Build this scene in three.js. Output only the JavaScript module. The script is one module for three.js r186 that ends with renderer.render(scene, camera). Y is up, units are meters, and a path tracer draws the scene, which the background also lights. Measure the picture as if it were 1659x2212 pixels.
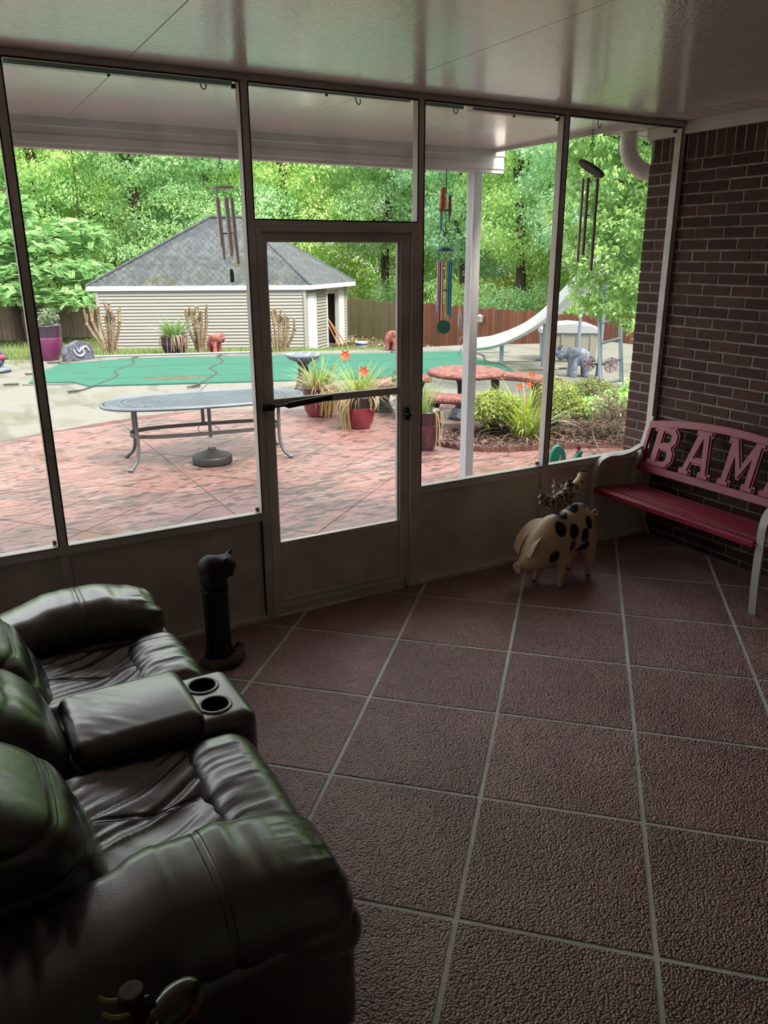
import * as THREE from 'three';
import { mergeGeometries, mergeVertices } from 'three/addons/utils/BufferGeometryUtils.js';
import { RoundedBoxGeometry } from 'three/addons/geometries/RoundedBoxGeometry.js';

// ---------- camera, sky, exposure ----------
const scene = new THREE.Scene();
const camera = new THREE.PerspectiveCamera(66.27, 1659 / 2212, 0.05, 300);
camera.position.set(0, 1.92, 3.739);
camera.rotation.set(-0.3174, -0.5176, -0.0036, 'YXZ');
const renderer = new THREE.WebGLRenderer({ antialias: true });
renderer.toneMapping = THREE.LinearToneMapping;
renderer.toneMappingExposure = 4.9;
renderer.shadowMap.enabled = true;
{ // hazy overcast sky: a plain bright veil, brighter towards the zenith as overcast skies are
  const w = 64, h = 32, d = new Float32Array(w * h * 4);
  for (let j = 0; j < h; j++) for (let i = 0; i < w; i++) {
    const s = Math.max(0, Math.sin(((j + 0.5) / h - 0.5) * Math.PI)), l = 0.72 + 0.38 * s, k = (j * w + i) * 4;
    d[k] = 0.985 * l; d[k + 1] = l; d[k + 2] = 1.03 * l; d[k + 3] = 1;
  }
  const t = new THREE.DataTexture(d, w, h, THREE.RGBAFormat, THREE.FloatType);
  t.mapping = THREE.EquirectangularReflectionMapping; t.magFilter = THREE.LinearFilter; t.needsUpdate = true;
  scene.background = t; scene.environment = t;
}
// sun behind thin cloud: weak and very soft
const sun = new THREE.DirectionalLight(0xfff4e4, 2.5);
sun.position.set(13, 30, 12); sun.target.position.set(6, 0, -10); scene.add(sun, sun.target);
sun.castShadow = true; sun.shadow.radius = 30; sun.shadow.mapSize.set(2048, 2048);
Object.assign(sun.shadow.camera, { left: -35, right: 35, top: 35, bottom: -35, near: 1, far: 120 });

// ---------- helpers ----------
let seed = 7;
const rnd = () => { seed = (seed * 1664525 + 1013904223) >>> 0; return seed / 4294967296; };
const rr = (a, b) => a + (b - a) * rnd();
const V = (x, y, z) => new THREE.Vector3(x, y, z);
const PI = Math.PI, sin = Math.sin, cos = Math.cos, hyp = Math.hypot, clamp = (x, a, b) => Math.max(a, Math.min(b, x));
const smooth = (a, b, x) => { const t = clamp((x - a) / (b - a), 0, 1); return t * t * (3 - 2 * t); };
const names = new Map();
function numbered(n) { const c = names.get(n) ?? 0; names.set(n, c + 1); return c ? n + '_' + String(c).padStart(3, '0') : n; }
function boxUV(g) { // uv in metres from the dominant direction of each face
  g = g.index ? g.toNonIndexed() : g;
  const p = g.attributes.position, n = p.count, uv = new Float32Array(n * 2), a = V(0, 0, 0), b = V(0, 0, 0), c = V(0, 0, 0);
  for (let i = 0; i < n; i += 3) {
    a.fromBufferAttribute(p, i); b.fromBufferAttribute(p, i + 1); c.fromBufferAttribute(p, i + 2);
    b.sub(a); c.sub(a); b.cross(c);
    const x = Math.abs(b.x), y = Math.abs(b.y), z = Math.abs(b.z);
    for (let k = 0; k < 3; k++) {
      const X = p.getX(i + k), Y = p.getY(i + k), Z = p.getZ(i + k);
      const [u, v] = y >= x && y >= z ? [X, Z] : x >= z ? [Z, Y] : [X, Y];
      uv[(i + k) * 2] = u; uv[(i + k) * 2 + 1] = v;
    }
  }
  g.setAttribute('uv', new THREE.BufferAttribute(uv, 2));
  return g;
}
function clean(g) { g = g.index ? g.toNonIndexed() : g.clone(); for (const k of Object.keys(g.attributes)) if (!['position', 'normal', 'color'].includes(k)) g.deleteAttribute(k); return g; }
const joined = (gs) => { if (!Array.isArray(gs)) return gs; if (gs.length === 1) return gs[0]; const col = gs.some((g) => g.attributes.color); return mergeGeometries(gs.map((g) => { g = clean(g); if (!col) g.deleteAttribute('color'); return g; })); };
function mesh(name, gs, mat, parent, at) {
  let g = joined(gs);
  if (at) { g = g.clone(); g.translate(-at[0], -at[1], -at[2]); }
  if (mat.userData.tex && !g.userData.uvDone) { g = boxUV(g); }
  const o = new THREE.Mesh(g, mat); o.name = parent ? name : numbered(name); o.castShadow = o.receiveShadow = true;
  (parent ?? scene).add(o); return o;
}
function tag(o, label, category, group) { o.userData.label = label; o.userData.category = category; if (group) o.userData.group = group; return o; }
function thing(name, label, category, [x, y, z] = [0, 0, 0], turn = 0, group) {
  const o = new THREE.Group(); o.name = numbered(name); o.position.set(x, y, z); o.rotation.y = turn; scene.add(o);
  return tag(o, label, category, group);
}
function structure(name, gs, mat) { const o = gs ? mesh(name, gs, mat) : Object.assign(new THREE.Group(), { name: numbered(name) }); if (!gs) scene.add(o); o.userData.kind = 'structure'; return o; }
const stuff = (o) => { o.userData.kind = 'stuff'; return o; };
// shapes
const box = (x0, x1, y0, y1, z0, z1) => new THREE.BoxGeometry(x1 - x0, y1 - y0, z1 - z0).translate((x0 + x1) / 2, (y0 + y1) / 2, (z0 + z1) / 2);
const rbox = (x0, x1, y0, y1, z0, z1, r = 0.004, s = 2) => new RoundedBoxGeometry(x1 - x0, y1 - y0, z1 - z0, s, Math.min(r, (x1 - x0) * 0.49, (y1 - y0) * 0.49, (z1 - z0) * 0.49)).translate((x0 + x1) / 2, (y0 + y1) / 2, (z0 + z1) / 2);
const cyl = (r0, r1, h, x = 0, y = 0, z = 0, n = 20) => new THREE.CylinderGeometry(r1, r0, h, n).translate(x, y + h / 2, z);
function bar(a, b, r, r2 = r, n = 8) { const d = b.clone().sub(a), g = new THREE.CylinderGeometry(r2, r, d.length(), n); g.translate(0, d.length() / 2, 0); g.applyQuaternion(new THREE.Quaternion().setFromUnitVectors(V(0, 1, 0), d.normalize())); return g.translate(a.x, a.y, a.z); }
const tube = (pts, r, n = 40, k = 8, closed = false) => new THREE.TubeGeometry(new THREE.CatmullRomCurve3(pts.map((p) => p.isVector3 ? p : V(...p)), closed), n, r, k, closed);
const lathe = (pts, n = 32) => new THREE.LatheGeometry(pts.map(([r, y]) => new THREE.Vector2(Math.max(r, 1e-4), y)), n);
const ext = (pts, depth, bevel = 0, holes = []) => { const s = new THREE.Shape(pts.map(([x, y]) => new THREE.Vector2(x, y))); for (const h of holes) s.holes.push(new THREE.Path(h.map(([x, y]) => new THREE.Vector2(x, y)))); return new THREE.ExtrudeGeometry(s, { depth, bevelEnabled: bevel > 0, bevelSize: bevel, bevelThickness: bevel, bevelSegments: 1, curveSegments: 10 }); };
const slab = (pts, y0, y1) => ext(pts.map(([x, z]) => [x, -z]), y1 - y0).rotateX(-PI / 2).translate(0, y0, 0); // plan outline [x, z] to a slab
// flat-section band swept along points: width across 'side', thickness along the other normal
function band(pts, w, t, side) {
  const c = new THREE.CatmullRomCurve3(pts.map((p) => V(...p))), n = pts.length * 8, P = [], I = [], s = V(...side).normalize();
  for (let i = 0; i <= n; i++) {
    const p = c.getPoint(i / n), tg = c.getTangent(i / n), nn = tg.clone().cross(s).normalize();
    for (const [a, b] of [[-1, -1], [1, -1], [1, 1], [-1, 1]]) P.push(p.x + s.x * a * w / 2 + nn.x * b * t / 2, p.y + s.y * a * w / 2 + nn.y * b * t / 2, p.z + s.z * a * w / 2 + nn.z * b * t / 2);
    if (i) for (let k = 0; k < 4; k++) { const q = (i - 1) * 4 + k, r = (i - 1) * 4 + (k + 1) % 4; I.push(q, q + 4, r, r, q + 4, r + 4); }
  }
  I.push(0, 1, 2, 0, 2, 3); const e = n * 4; I.push(e, e + 2, e + 1, e, e + 3, e + 2);
  let g = new THREE.BufferGeometry(); g.setAttribute('position', new THREE.Float32BufferAttribute(P, 3)); g.setIndex(I); g = g.toNonIndexed(); g.computeVertexNormals(); return g;
}
// signed distances and a surface-net mesher for soft and organic shapes
const smin = (a, b, k) => { const h = Math.max(k - Math.abs(a - b), 0) / k; return Math.min(a, b) - h * h * k * 0.25; };
const dBox = (x, y, z, c, h, r) => { const a = Math.abs(x - c[0]) - h[0] + r, b = Math.abs(y - c[1]) - h[1] + r, d = Math.abs(z - c[2]) - h[2] + r; return hyp(Math.max(a, 0), Math.max(b, 0), Math.max(d, 0)) + Math.min(Math.max(a, b, d), 0) - r; };
const dEll = (x, y, z, c, r) => { const a = (x - c[0]) / r[0], b = (y - c[1]) / r[1], d = (z - c[2]) / r[2], k = hyp(a, b, d); return (k - 1) * Math.min(...r) * (k < 1 ? 1 : 1); };
const dCap = (x, y, z, a, b, ra, rb) => { const px = x - a[0], py = y - a[1], pz = z - a[2], bx = b[0] - a[0], by = b[1] - a[1], bz = b[2] - a[2], t = clamp((px * bx + py * by + pz * bz) / (bx * bx + by * by + bz * bz), 0, 1); return hyp(px - bx * t, py - by * t, pz - bz * t) - (ra + (rb - ra) * t); };
function field(prims, k) { return (x, y, z) => { let d = 1e9; for (const p of prims) { const e = p.length === 4 ? dCap(x, y, z, p[0], p[1], p[2], p[3]) : dEll(x, y, z, p[0], p[1]); d = d > 1e8 ? e : smin(d, e, k); } return d; }; }
function net(f, lo, hi, cell) {
  const nx = Math.ceil((hi[0] - lo[0]) / cell) + 1, ny = Math.ceil((hi[1] - lo[1]) / cell) + 1, nz = Math.ceil((hi[2] - lo[2]) / cell) + 1;
  const F = new Float32Array(nx * ny * nz), id = (i, j, k) => i + nx * (j + ny * k);
  for (let k = 0; k < nz; k++) for (let j = 0; j < ny; j++) for (let i = 0; i < nx; i++) F[id(i, j, k)] = f(lo[0] + i * cell, lo[1] + j * cell, lo[2] + k * cell);
  const vid = new Int32Array(nx * ny * nz).fill(-1), P = [], I = [];
  for (let k = 0; k < nz - 1; k++) for (let j = 0; j < ny - 1; j++) for (let i = 0; i < nx - 1; i++) {
    let sx = 0, sy = 0, sz = 0, n = 0;
    const c = (a, b, d) => F[id(i + a, j + b, k + d)];
    const edge = (a, b, d, a2, b2, d2) => { const u = c(a, b, d), v = c(a2, b2, d2); if ((u < 0) !== (v < 0)) { const t = u / (u - v); sx += a + (a2 - a) * t; sy += b + (b2 - b) * t; sz += d + (d2 - d) * t; n++; } };
    for (let q = 0; q < 4; q++) { const a = q & 1, b = q >> 1; edge(0, a, b, 1, a, b); edge(a, 0, b, a, 1, b); edge(a, b, 0, a, b, 1); }
    if (n) { vid[id(i, j, k)] = P.length / 3; P.push(lo[0] + (i + sx / n) * cell, lo[1] + (j + sy / n) * cell, lo[2] + (k + sz / n) * cell); }
  }
  const quad = (a, b, c, d, flip) => { if (a < 0 || b < 0 || c < 0 || d < 0) return; flip ? I.push(a, c, b, a, d, c) : I.push(a, b, c, a, c, d); };
  for (let k = 1; k < nz - 1; k++) for (let j = 1; j < ny - 1; j++) for (let i = 1; i < nx - 1; i++) {
    const s = F[id(i, j, k)] < 0;
    if (s !== (F[id(i + 1, j, k)] < 0)) quad(vid[id(i, j - 1, k - 1)], vid[id(i, j, k - 1)], vid[id(i, j, k)], vid[id(i, j - 1, k)], !s);
    if (s !== (F[id(i, j + 1, k)] < 0)) quad(vid[id(i - 1, j, k - 1)], vid[id(i - 1, j, k)], vid[id(i, j, k)], vid[id(i, j, k - 1)], !s);
    if (s !== (F[id(i, j, k + 1)] < 0)) quad(vid[id(i - 1, j - 1, k)], vid[id(i, j - 1, k)], vid[id(i, j, k)], vid[id(i - 1, j, k)], !s);
  }
  const N = new Float32Array(P.length), e = cell * 0.5;
  for (let i = 0; i < P.length; i += 3) { const x = P[i], y = P[i + 1], z = P[i + 2], a = f(x + e, y, z) - f(x - e, y, z), b = f(x, y + e, z) - f(x, y - e, z), c = f(x, y, z + e) - f(x, y, z - e), l = hyp(a, b, c) || 1; N[i] = a / l; N[i + 1] = b / l; N[i + 2] = c / l; }
  const g = new THREE.BufferGeometry(); g.setAttribute('position', new THREE.Float32BufferAttribute(P, 3)); g.setAttribute('normal', new THREE.BufferAttribute(N, 3)); g.setIndex(I); return g;
}
// ---------- noise and textures ----------
const hash = (x, y, s) => { let h = (x * 374761393 + y * 668265263 + s * 974634777) | 0; h = Math.imul(h ^ (h >>> 13), 1274126177); return ((h ^ (h >>> 16)) >>> 0) / 4294967296; };
function vn(x, y, per, s = 0) { const i = Math.floor(x), j = Math.floor(y), u = x - i, v = y - j, m = (a) => ((a % per) + per) % per, f = (t) => t * t * (3 - 2 * t); const a = hash(m(i), m(j), s), b = hash(m(i + 1), m(j), s), c = hash(m(i), m(j + 1), s), d = hash(m(i + 1), m(j + 1), s), U = f(u), W = f(v); return a + (b - a) * U + (c - a) * W + (a - b - c + d) * U * W; }
function fbm(x, y, per, o = 4, s = 0) { let r = 0, a = 0.5, q = 1; for (let i = 0; i < o; i++) { r += a * vn(x * q, y * q, per * q, s + i); a *= 0.5; q *= 2; } return r / (1 - Math.pow(0.5, o)); }
function cell(x, y, per, s = 0) { const i = Math.floor(x), j = Math.floor(y); let d = 9; for (let a = -1; a < 2; a++) for (let b = -1; b < 2; b++) { const m = (q) => ((q % per) + per) % per, px = i + a + hash(m(i + a), m(j + b), s), py = j + b + hash(m(i + a), m(j + b), s + 9); d = Math.min(d, (px - x) ** 2 + (py - y) ** 2); } return Math.sqrt(d); }
function tex(n, metres, fn, color) { // fn(u, v) in 0..1 -> grey or [r,g,b] in sRGB 0..1
  const d = new Uint8Array(n * n * 4);
  for (let j = 0; j < n; j++) for (let i = 0; i < n; i++) { const c = fn(i / n, j / n), k = (j * n + i) * 4; for (let q = 0; q < 3; q++) d[k + q] = clamp((c.length ? c[q] : c) * 255, 0, 255); d[k + 3] = 255; }
  const t = new THREE.DataTexture(d, n, n); t.wrapS = t.wrapT = THREE.RepeatWrapping; t.magFilter = THREE.LinearFilter; t.minFilter = THREE.LinearMipmapLinearFilter; t.generateMipmaps = true;
  if (color) t.colorSpace = THREE.SRGBColorSpace; t.repeat.set(1 / metres, 1 / metres); t.needsUpdate = true; return t;
}
const mixc = (a, b, t) => a.map((x, i) => x + (b[i] - x) * t);
function mat(color, roughness = 0.7, o = {}) { const { map, bump, scale, ...rest } = o; const m = new THREE.MeshPhysicalMaterial({ color, roughness, ...rest }); if (map) m.map = map; if (bump) { m.bumpMap = bump; m.bumpScale = scale ?? 0.002; } if (map || bump) m.userData.tex = true; return m; }
const noiseTint = (n, metres, f, amp, s = 0, base = 0.9) => tex(n, metres, (u, v) => { const q = base + amp * (fbm(u * f, v * f, f, 5, s) - 0.5); return [q, q, q]; }, true);
const bumpFine = tex(512, 0.25, (u, v) => fbm(u * 60, v * 60, 60, 3, 3));
const tintSoft = noiseTint(512, 1.3, 6, 0.28, 11);
const tintStrong = noiseTint(512, 0.7, 9, 0.6, 21, 0.85);
// ---------- materials of the porch ----------
const pebble = (u, v) => { const a = cell(u * 150, v * 150, 150, 3), b = cell(u * 80, v * 80, 80, 8); return 0.55 * Math.pow(clamp(1 - a, 0, 1), 1.2) + 0.35 * clamp(1 - b, 0, 1) + 0.25 * fbm(u * 30, v * 30, 30, 3, 4) - 0.1; };
const tileBump = tex(1024, 1.16, pebble);
const tileMap = tex(1024, 1.16, (u, v) => { const p = pebble(u, v), n = fbm(u * 5, v * 5, 5, 5, 31), f = fbm(u * 90, v * 90, 90, 2, 35); let c = mixc([0.55, 0.41, 0.40], [0.64, 0.50, 0.49], clamp(n * 1.5 - 0.3, 0, 1)); c = mixc(c, [0.74, 0.64, 0.62], smooth(0.5, 0.8, p) * 0.55 * smooth(0.4, 0.62, n)); return mixc(c, [0.36, 0.25, 0.24], clamp(smooth(0.55, 0.75, f) * 0.35 + smooth(0.42, 0.25, p) * 0.5, 0, 0.8)); }, true);
const tileMats = [0xffffff, 0xf2ece8, 0xe9e2e0].map((c) => mat(c, 0.4, { map: tileMap, ior: 1.8, bump: tileBump, scale: 0.009 }));
const groutM = mat(0xdadcd4, 0.85, { map: tintSoft, bump: bumpFine, scale: 0.001 });
const alumM = mat(0xe8e2db, 0.42, { map: tintSoft });
const panelM = mat(0xeae2da, 0.5, { map: tintSoft });
const whiteM = mat(0xe2dfda, 0.5), whiteTrim = mat(0xd9d4ce, 0.55, { map: tintSoft });
const blackM = mat(0x141414, 0.45), darkMetal = mat(0x1d1c1b, 0.4, { metalness: 0.4 }), chromeM = mat(0xc8c8c8, 0.25, { metalness: 0.9 });
const screenM = mat(0x55584f, 0.9, { transparent: true, opacity: 0.13, side: THREE.DoubleSide });
const ceilBump = tex(1024, 0.6, (u, v) => 0.6 * fbm(u * 46 + 1.5 * fbm(u * 20, v * 20, 20, 2, 5), v * 58, 1e6, 2, 6) + 0.4 * fbm(u * 90, v * 90, 90, 2, 7));
const ceilM = mat(0xefeae6, 0.2, { ior: 1.75, clearcoat: 1, clearcoatRoughness: 0.16, bump: ceilBump, scale: 0.0036 });
const brickMap = tex(512, 0.5, (u, v) => { const n = fbm(u * 14, v * 14, 14, 5, 41), f = fbm(u * 90, v * 90, 90, 2, 44); return mixc(mixc([0.82, 0.8, 0.8], [1, 1, 1], n), [0.62, 0.6, 0.6], smooth(0.58, 0.75, f) * 0.6); }, true);
const brickBump = tex(512, 0.3, (u, v) => 0.6 * fbm(u * 40, v * 40, 40, 4, 46) + 0.4 * fbm(u * 9, v * 9, 9, 3, 47));
const brickMats = [0x4f342f, 0x482f2b, 0x563a35, 0x412b28, 0x4c3431].map((c) => mat(c, 0.85, { map: brickMap, bump: brickBump, scale: 0.003 }));
const mortarM = mat(0x9c948b, 0.95, { map: tintStrong, bump: brickBump, scale: 0.004 });

// ---------- floor: square slabs laid on the diagonal, pale grouted joints ----------
const XL = -3.2, XR = 4.31, ZB = 5.3;
const clipPoly = (poly, keep) => { // Sutherland-Hodgman against half planes [nx, nz, d]: nx*x + nz*z <= d
  for (const [nx, nz, d] of keep) { const out = []; for (let i = 0; i < poly.length; i++) { const a = poly[i], b = poly[(i + 1) % poly.length], da = nx * a[0] + nz * a[1] - d, db = nx * b[0] + nz * b[1] - d; if (da <= 0) out.push(a); if ((da < 0) !== (db < 0) && Math.abs(da - db) > 1e-9) { const t = da / (da - db); out.push([a[0] + (b[0] - a[0]) * t, a[1] + (b[1] - a[1]) * t]); } } poly = out; if (poly.length < 3) return []; } return poly; };
const area = (p) => Math.abs(p.reduce((s, a, i) => { const b = p[(i + 1) % p.length]; return s + a[0] * b[1] - b[0] * a[1]; }, 0)) / 2;
{
  const floor = structure('floor');
  mesh('grout', box(XL - 0.1, XR + 0.1, -0.12, -0.003, -0.06, ZB + 0.1), groutM, floor);
  const e1 = [-0.400, 0.420], e2 = [0.420, 0.400], o = [1.915, 1.372], g = 0.0095;
  for (let a = -12; a < 12; a++) for (let b = -12; b < 12; b++) {
    const m = g / 0.58, q = (s, t) => [o[0] + e1[0] * (a + s) + e2[0] * (b + t), o[1] + e1[1] * (a + s) + e2[1] * (b + t)];
    const p = clipPoly([q(m, m), q(m, 1 - m), q(1 - m, 1 - m), q(1 - m, m)], [[-1, 0, -XL], [1, 0, XR], [0, -1, 0.02], [0, 1, ZB]]);
    if (p.length < 3 || area(p) < 0.002) continue;
    const k = Math.floor(rnd() * 3);
    mesh('tile', slab(p, -0.04, 0.0), tileMats[k], floor);
  }
}
// ---------- ceiling: embossed aluminium roof panels running out over the patio ----------
const roofY = (z) => 2.693 + 0.008 * z;
{
  const ceiling = structure('ceiling'), seams = [XL - 0.1, -2.757, -1.538, -0.319, 0.900, 2.119, 3.338, 4.0], g = 0.002;
  const tilt = (geo) => { const p = geo.attributes.position; for (let i = 0; i < p.count; i++) p.setY(i, p.getY(i) + 0.008 * p.getZ(i)); return geo; };
  for (let i = 0; i < seams.length - 1; i++) mesh('ceiling_panel', tilt(box(seams[i] + g, seams[i + 1] - g, 2.693, 2.76, -1.66, ZB + 0.1)), ceilM, ceiling);
  mesh('roof_deck', tilt(box(XL - 0.1, 4.0, 2.765, 2.8, -1.66, ZB + 0.1)), whiteM, ceiling);
  // fascia beam with ridges under the outer roof edge
  const prof = [[-1.56, 2.515], [-1.56, 2.535], [-1.553, 2.545], [-1.553, 2.583], [-1.561, 2.59], [-1.561, 2.628], [-1.553, 2.635], [-1.553, 2.681], [-1.63, 2.681], [-1.63, 2.515]];
  const beam = ext(prof.map(([z, y]) => [-z, y]), 7.35).rotateY(PI / 2).translate(0, 0, 0);
  beam.translate(-3.25, 0, 0); mesh('fascia_beam', beam, whiteTrim, ceiling);
  mesh('edge_trim', box(4.001, 4.02, 2.66, 2.8, -1.66, -0.06), whiteTrim, ceiling);
  mesh('edge_trim', box(XL - 0.1, 4.12, 2.52, 2.82, -1.69, -1.66), whiteTrim, ceiling);
  // vinyl soffit strips along the brick wall
  for (let z = -0.04; z < ZB; z += 0.098) mesh('soffit_strip', rbox(4.004, 4.31, 2.699, 2.715, z + 0.002, z + 0.096, 0.003, 1), whiteTrim, ceiling);
  mesh('soffit_back', box(4.0, 4.45, 2.72, 2.8, -0.56, ZB + 0.1), whiteTrim, ceiling);
}
// ---------- brick house wall on the right ----------
{
  const wall = structure('wall_right');
  mesh('mortar', box(4.3135, 4.5, -0.5, 2.72, -0.271, ZB + 0.1), mortarM, wall);
  const C = 0.0677, P = 0.2135, top = 2.477, far = [];
  const geo = [0, 1, 2, 3].map((k) => boxUV(new RoundedBoxGeometry(0.04, 0.0572 + rr(-0.001, 0.001), 0.2025 + rr(-0.002, 0.002), 1, 0.003).translate(0, k * 0.11, k * 0.07)).translate(0, -k * 0.11, -k * 0.07)); geo.forEach((g) => (g.userData.uvDone = true));
  const half = boxUV(new RoundedBoxGeometry(0.04, 0.0572, 0.094, 1, 0.003)); half.userData.uvDone = true;
  let near = 0;
  for (let r = 0; r < 44; r++) {
    const y = top - C * (r + 0.5), odd = r % 2; let z = -0.277;
    while (z < ZB) {
      const short = odd && z < -0.27, len = short ? 0.096 : 0.203, gz = z + len / 2, m = brickMats[Math.floor(rnd() * 5)];
      if (z < 1.22 && y > -0.03) { const o = mesh('brick', short ? half : geo[Math.floor(rnd() * 4)], m, wall); o.position.set(4.33 + rr(-0.0015, 0.0015), y + rr(-0.001, 0.001), gz); near++; }
      else if (y > -0.03 || z < 0) far.push(new THREE.BoxGeometry(0.04, 0.0575, len - 0.001).translate(4.33, y, gz));
      z += len + 0.0105;
    }
  }
  for (let z = -0.25; z < ZB; z += 0.0685) { const b = z < 1.05 ? mesh('brick', rbox(4.311, 4.35, 2.481, 2.69, z, z + 0.058, 0.003, 1), brickMats[Math.floor(rnd() * 5)], wall) : far.push(box(4.311, 4.35, 2.481, 2.69, z, z + 0.058)); }
  stuff(mesh('brick_field', far, brickMats[1], wall));
  const frieze = structure('trim_1', rbox(4.286, 4.312, 2.625, 2.7, 0.0, ZB, 0.003), whiteTrim);
  // the wall's outer return and the eave over it
  const ret = structure('wall_house_corner');
  mesh('mortar', box(4.32, 9, -0.5, 2.6, -0.270, -0.2), mortarM, ret);
  const eave = structure('trim_2', [box(4.022, 9, 2.69, 2.705, -0.54, -0.04), box(4.022, 9, 2.685, 2.80, -0.565, -0.54), rbox(4.286, 4.42, 2.618, 2.69, -0.30, -0.055, 0.004), box(4.31, 9, 2.6, 2.69, -0.298, -0.27)], whiteTrim);
}
// left and back walls of the porch (house side, beyond the frame)
const creamWall = mat(0xccc5ba, 0.7, { map: tintSoft });
structure('wall_left', box(XL - 0.15, XL, -0.1, 2.74, -0.06, ZB + 0.15), creamWall);
structure('wall_front', box(XL - 0.15, XR + 0.15, -0.1, 2.74, ZB, ZB + 0.15), creamWall);

// ---------- screen wall: aluminium posts, header, chair rail, kick panels, screens ----------
const post = (parent, x0, x1, y0, y1) => mesh('post', rbox(x0, x1, y0, y1, -0.05, 0, 0.003), alumM, parent);
{
  const w = structure('wall_back'), clipM = mat(0x5a4840, 0.6, { metalness: 0.3 });
  const posts = [[-3.2, -3.15], [-2.521, -2.475], [-1.556, -1.510], [-0.590, -0.544], [0.375, 0.421], [1.387, 1.433], [2.336, 2.381], [3.304, 3.351], [4.267, 4.31]];
  posts.forEach(([a, b], i) => post(w, a, b, i === 4 || i < 4 ? 0.62 : 0.0, 2.664));
  mesh('header', rbox(XL, XR, 2.664, 2.697, -0.05, 0.0, 0.003), alumM, w);
  const bays = posts.slice(0, -1).map((p, i) => [p[1], posts[i + 1][0], i]);
  for (const [a, b, i] of bays) {
    if (i === 5) { // over the door: transom
      mesh('transom_rail', rbox(1.433, 2.336, 2.047, 2.079, -0.05, 0, 0.003), alumM, w);
      mesh('spline', [box(a - 0.007, a - 0.001, 2.08, 2.66, -0.001, 0.0015), box(b + 0.001, b + 0.007, 2.08, 2.66, -0.001, 0.0015), box(a, b, 2.657, 2.664, -0.02, 0.001), box(a, b, 2.077, 2.083, -0.012, 0.001)], blackM, w);
      mesh('screen', box(a, b, 2.079, 2.664, -0.031, -0.030), screenM, w);
      continue;
    }
    const lo = i < 5 && i !== 4 ? a - 0.046 : a;
    mesh('chair_rail', rbox(i < 5 ? a - 0.047 : a, b, 0.578, 0.62, -0.05, 0.0, 0.003), alumM, w);
    mesh('sill', box(a, b, 0.6, 0.618, -0.062, -0.05), alumM, w);
    mesh('base_rail', [rbox(a, b, 0.0, 0.024, -0.05, 0.006, 0.002), box(a, b, 0.024, 0.062, -0.05, -0.022)], alumM, w);
    mesh('kick_panel', box(a, b, 0.03, 0.59, -0.036, -0.03), panelM, w);
    if (i < 5) mesh('stile', rbox(b, b + 0.046, 0.0, 0.578, -0.05, i === 4 ? 0 : -0.012, 0.003), alumM, w);
    mesh('screen', box(a, b, 0.62, 2.664, -0.031, -0.030), screenM, w);
    mesh('spline', [box(a - 0.007, a - 0.001, 0.622, 2.66, -0.001, 0.0015), box(b + 0.001, b + 0.007, 0.622, 2.66, -0.001, 0.0015), box(a, b, 2.657, 2.664, -0.02, 0.001), box(a, b, 0.617, 0.6215, -0.012, 0.001)], blackM, w);
    for (const [cx, cy] of [[b - 0.012, 2.645], [b - 0.012, 0.632]]) mesh('corner_clip', [rbox(cx - 0.004, cx + 0.011, cy - 0.01, cy + 0.01, -0.058, -0.04, 0.002, 1)], clipM, w);
  }
  // strips fixed under the roof just outside the header
  const seafoam = mat(0xc6f4e2, 0.5);
  mesh('seafoam_strip', box(0.43, 1.38, 2.648, 2.689, -0.105, -0.062), seafoam, w);
  mesh('seafoam_strip', box(1.44, 2.33, 2.657, 2.689, -0.085, -0.062), seafoam, w);
  mesh('seafoam_strip', box(2.39, 2.66, 2.650, 2.689, -0.10, -0.062), seafoam, w);
  mesh('white_strip', box(2.72, 3.30, 2.650, 2.689, -0.12, -0.062), whiteM, w);
}
// screw heads along the header and hooks under the roof
for (const [x, z] of [[0.84, -0.08], [1.86, -0.075], [3.02, -0.09], [4.1, -0.075]]) tag(mesh('screw', cyl(0.006, 0.008, 0.01, x, x > 4 ? 2.68 : x > 1.8 && x < 2 ? 2.648 : 2.640, z, 10), darkMetal), 'small dark screw head under the porch header', 'screw', 'screws under the header');
for (const [x, z] of [[1.235, -0.075], [2.02, -0.075], [2.6, -0.07], [3.62, -0.06]]) tag(mesh('ceiling_hook', tube([[x, 2.69, z], [x, 2.655, z], [x + 0.004, 2.635, z], [x + 0.016, 2.625, z], [x + 0.026, 2.635, z], [x + 0.024, 2.65, z]], 0.0026, 24, 6), darkMetal), 'small dark wire hook hanging at the porch header', 'hook', 'hooks along the header');

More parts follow.
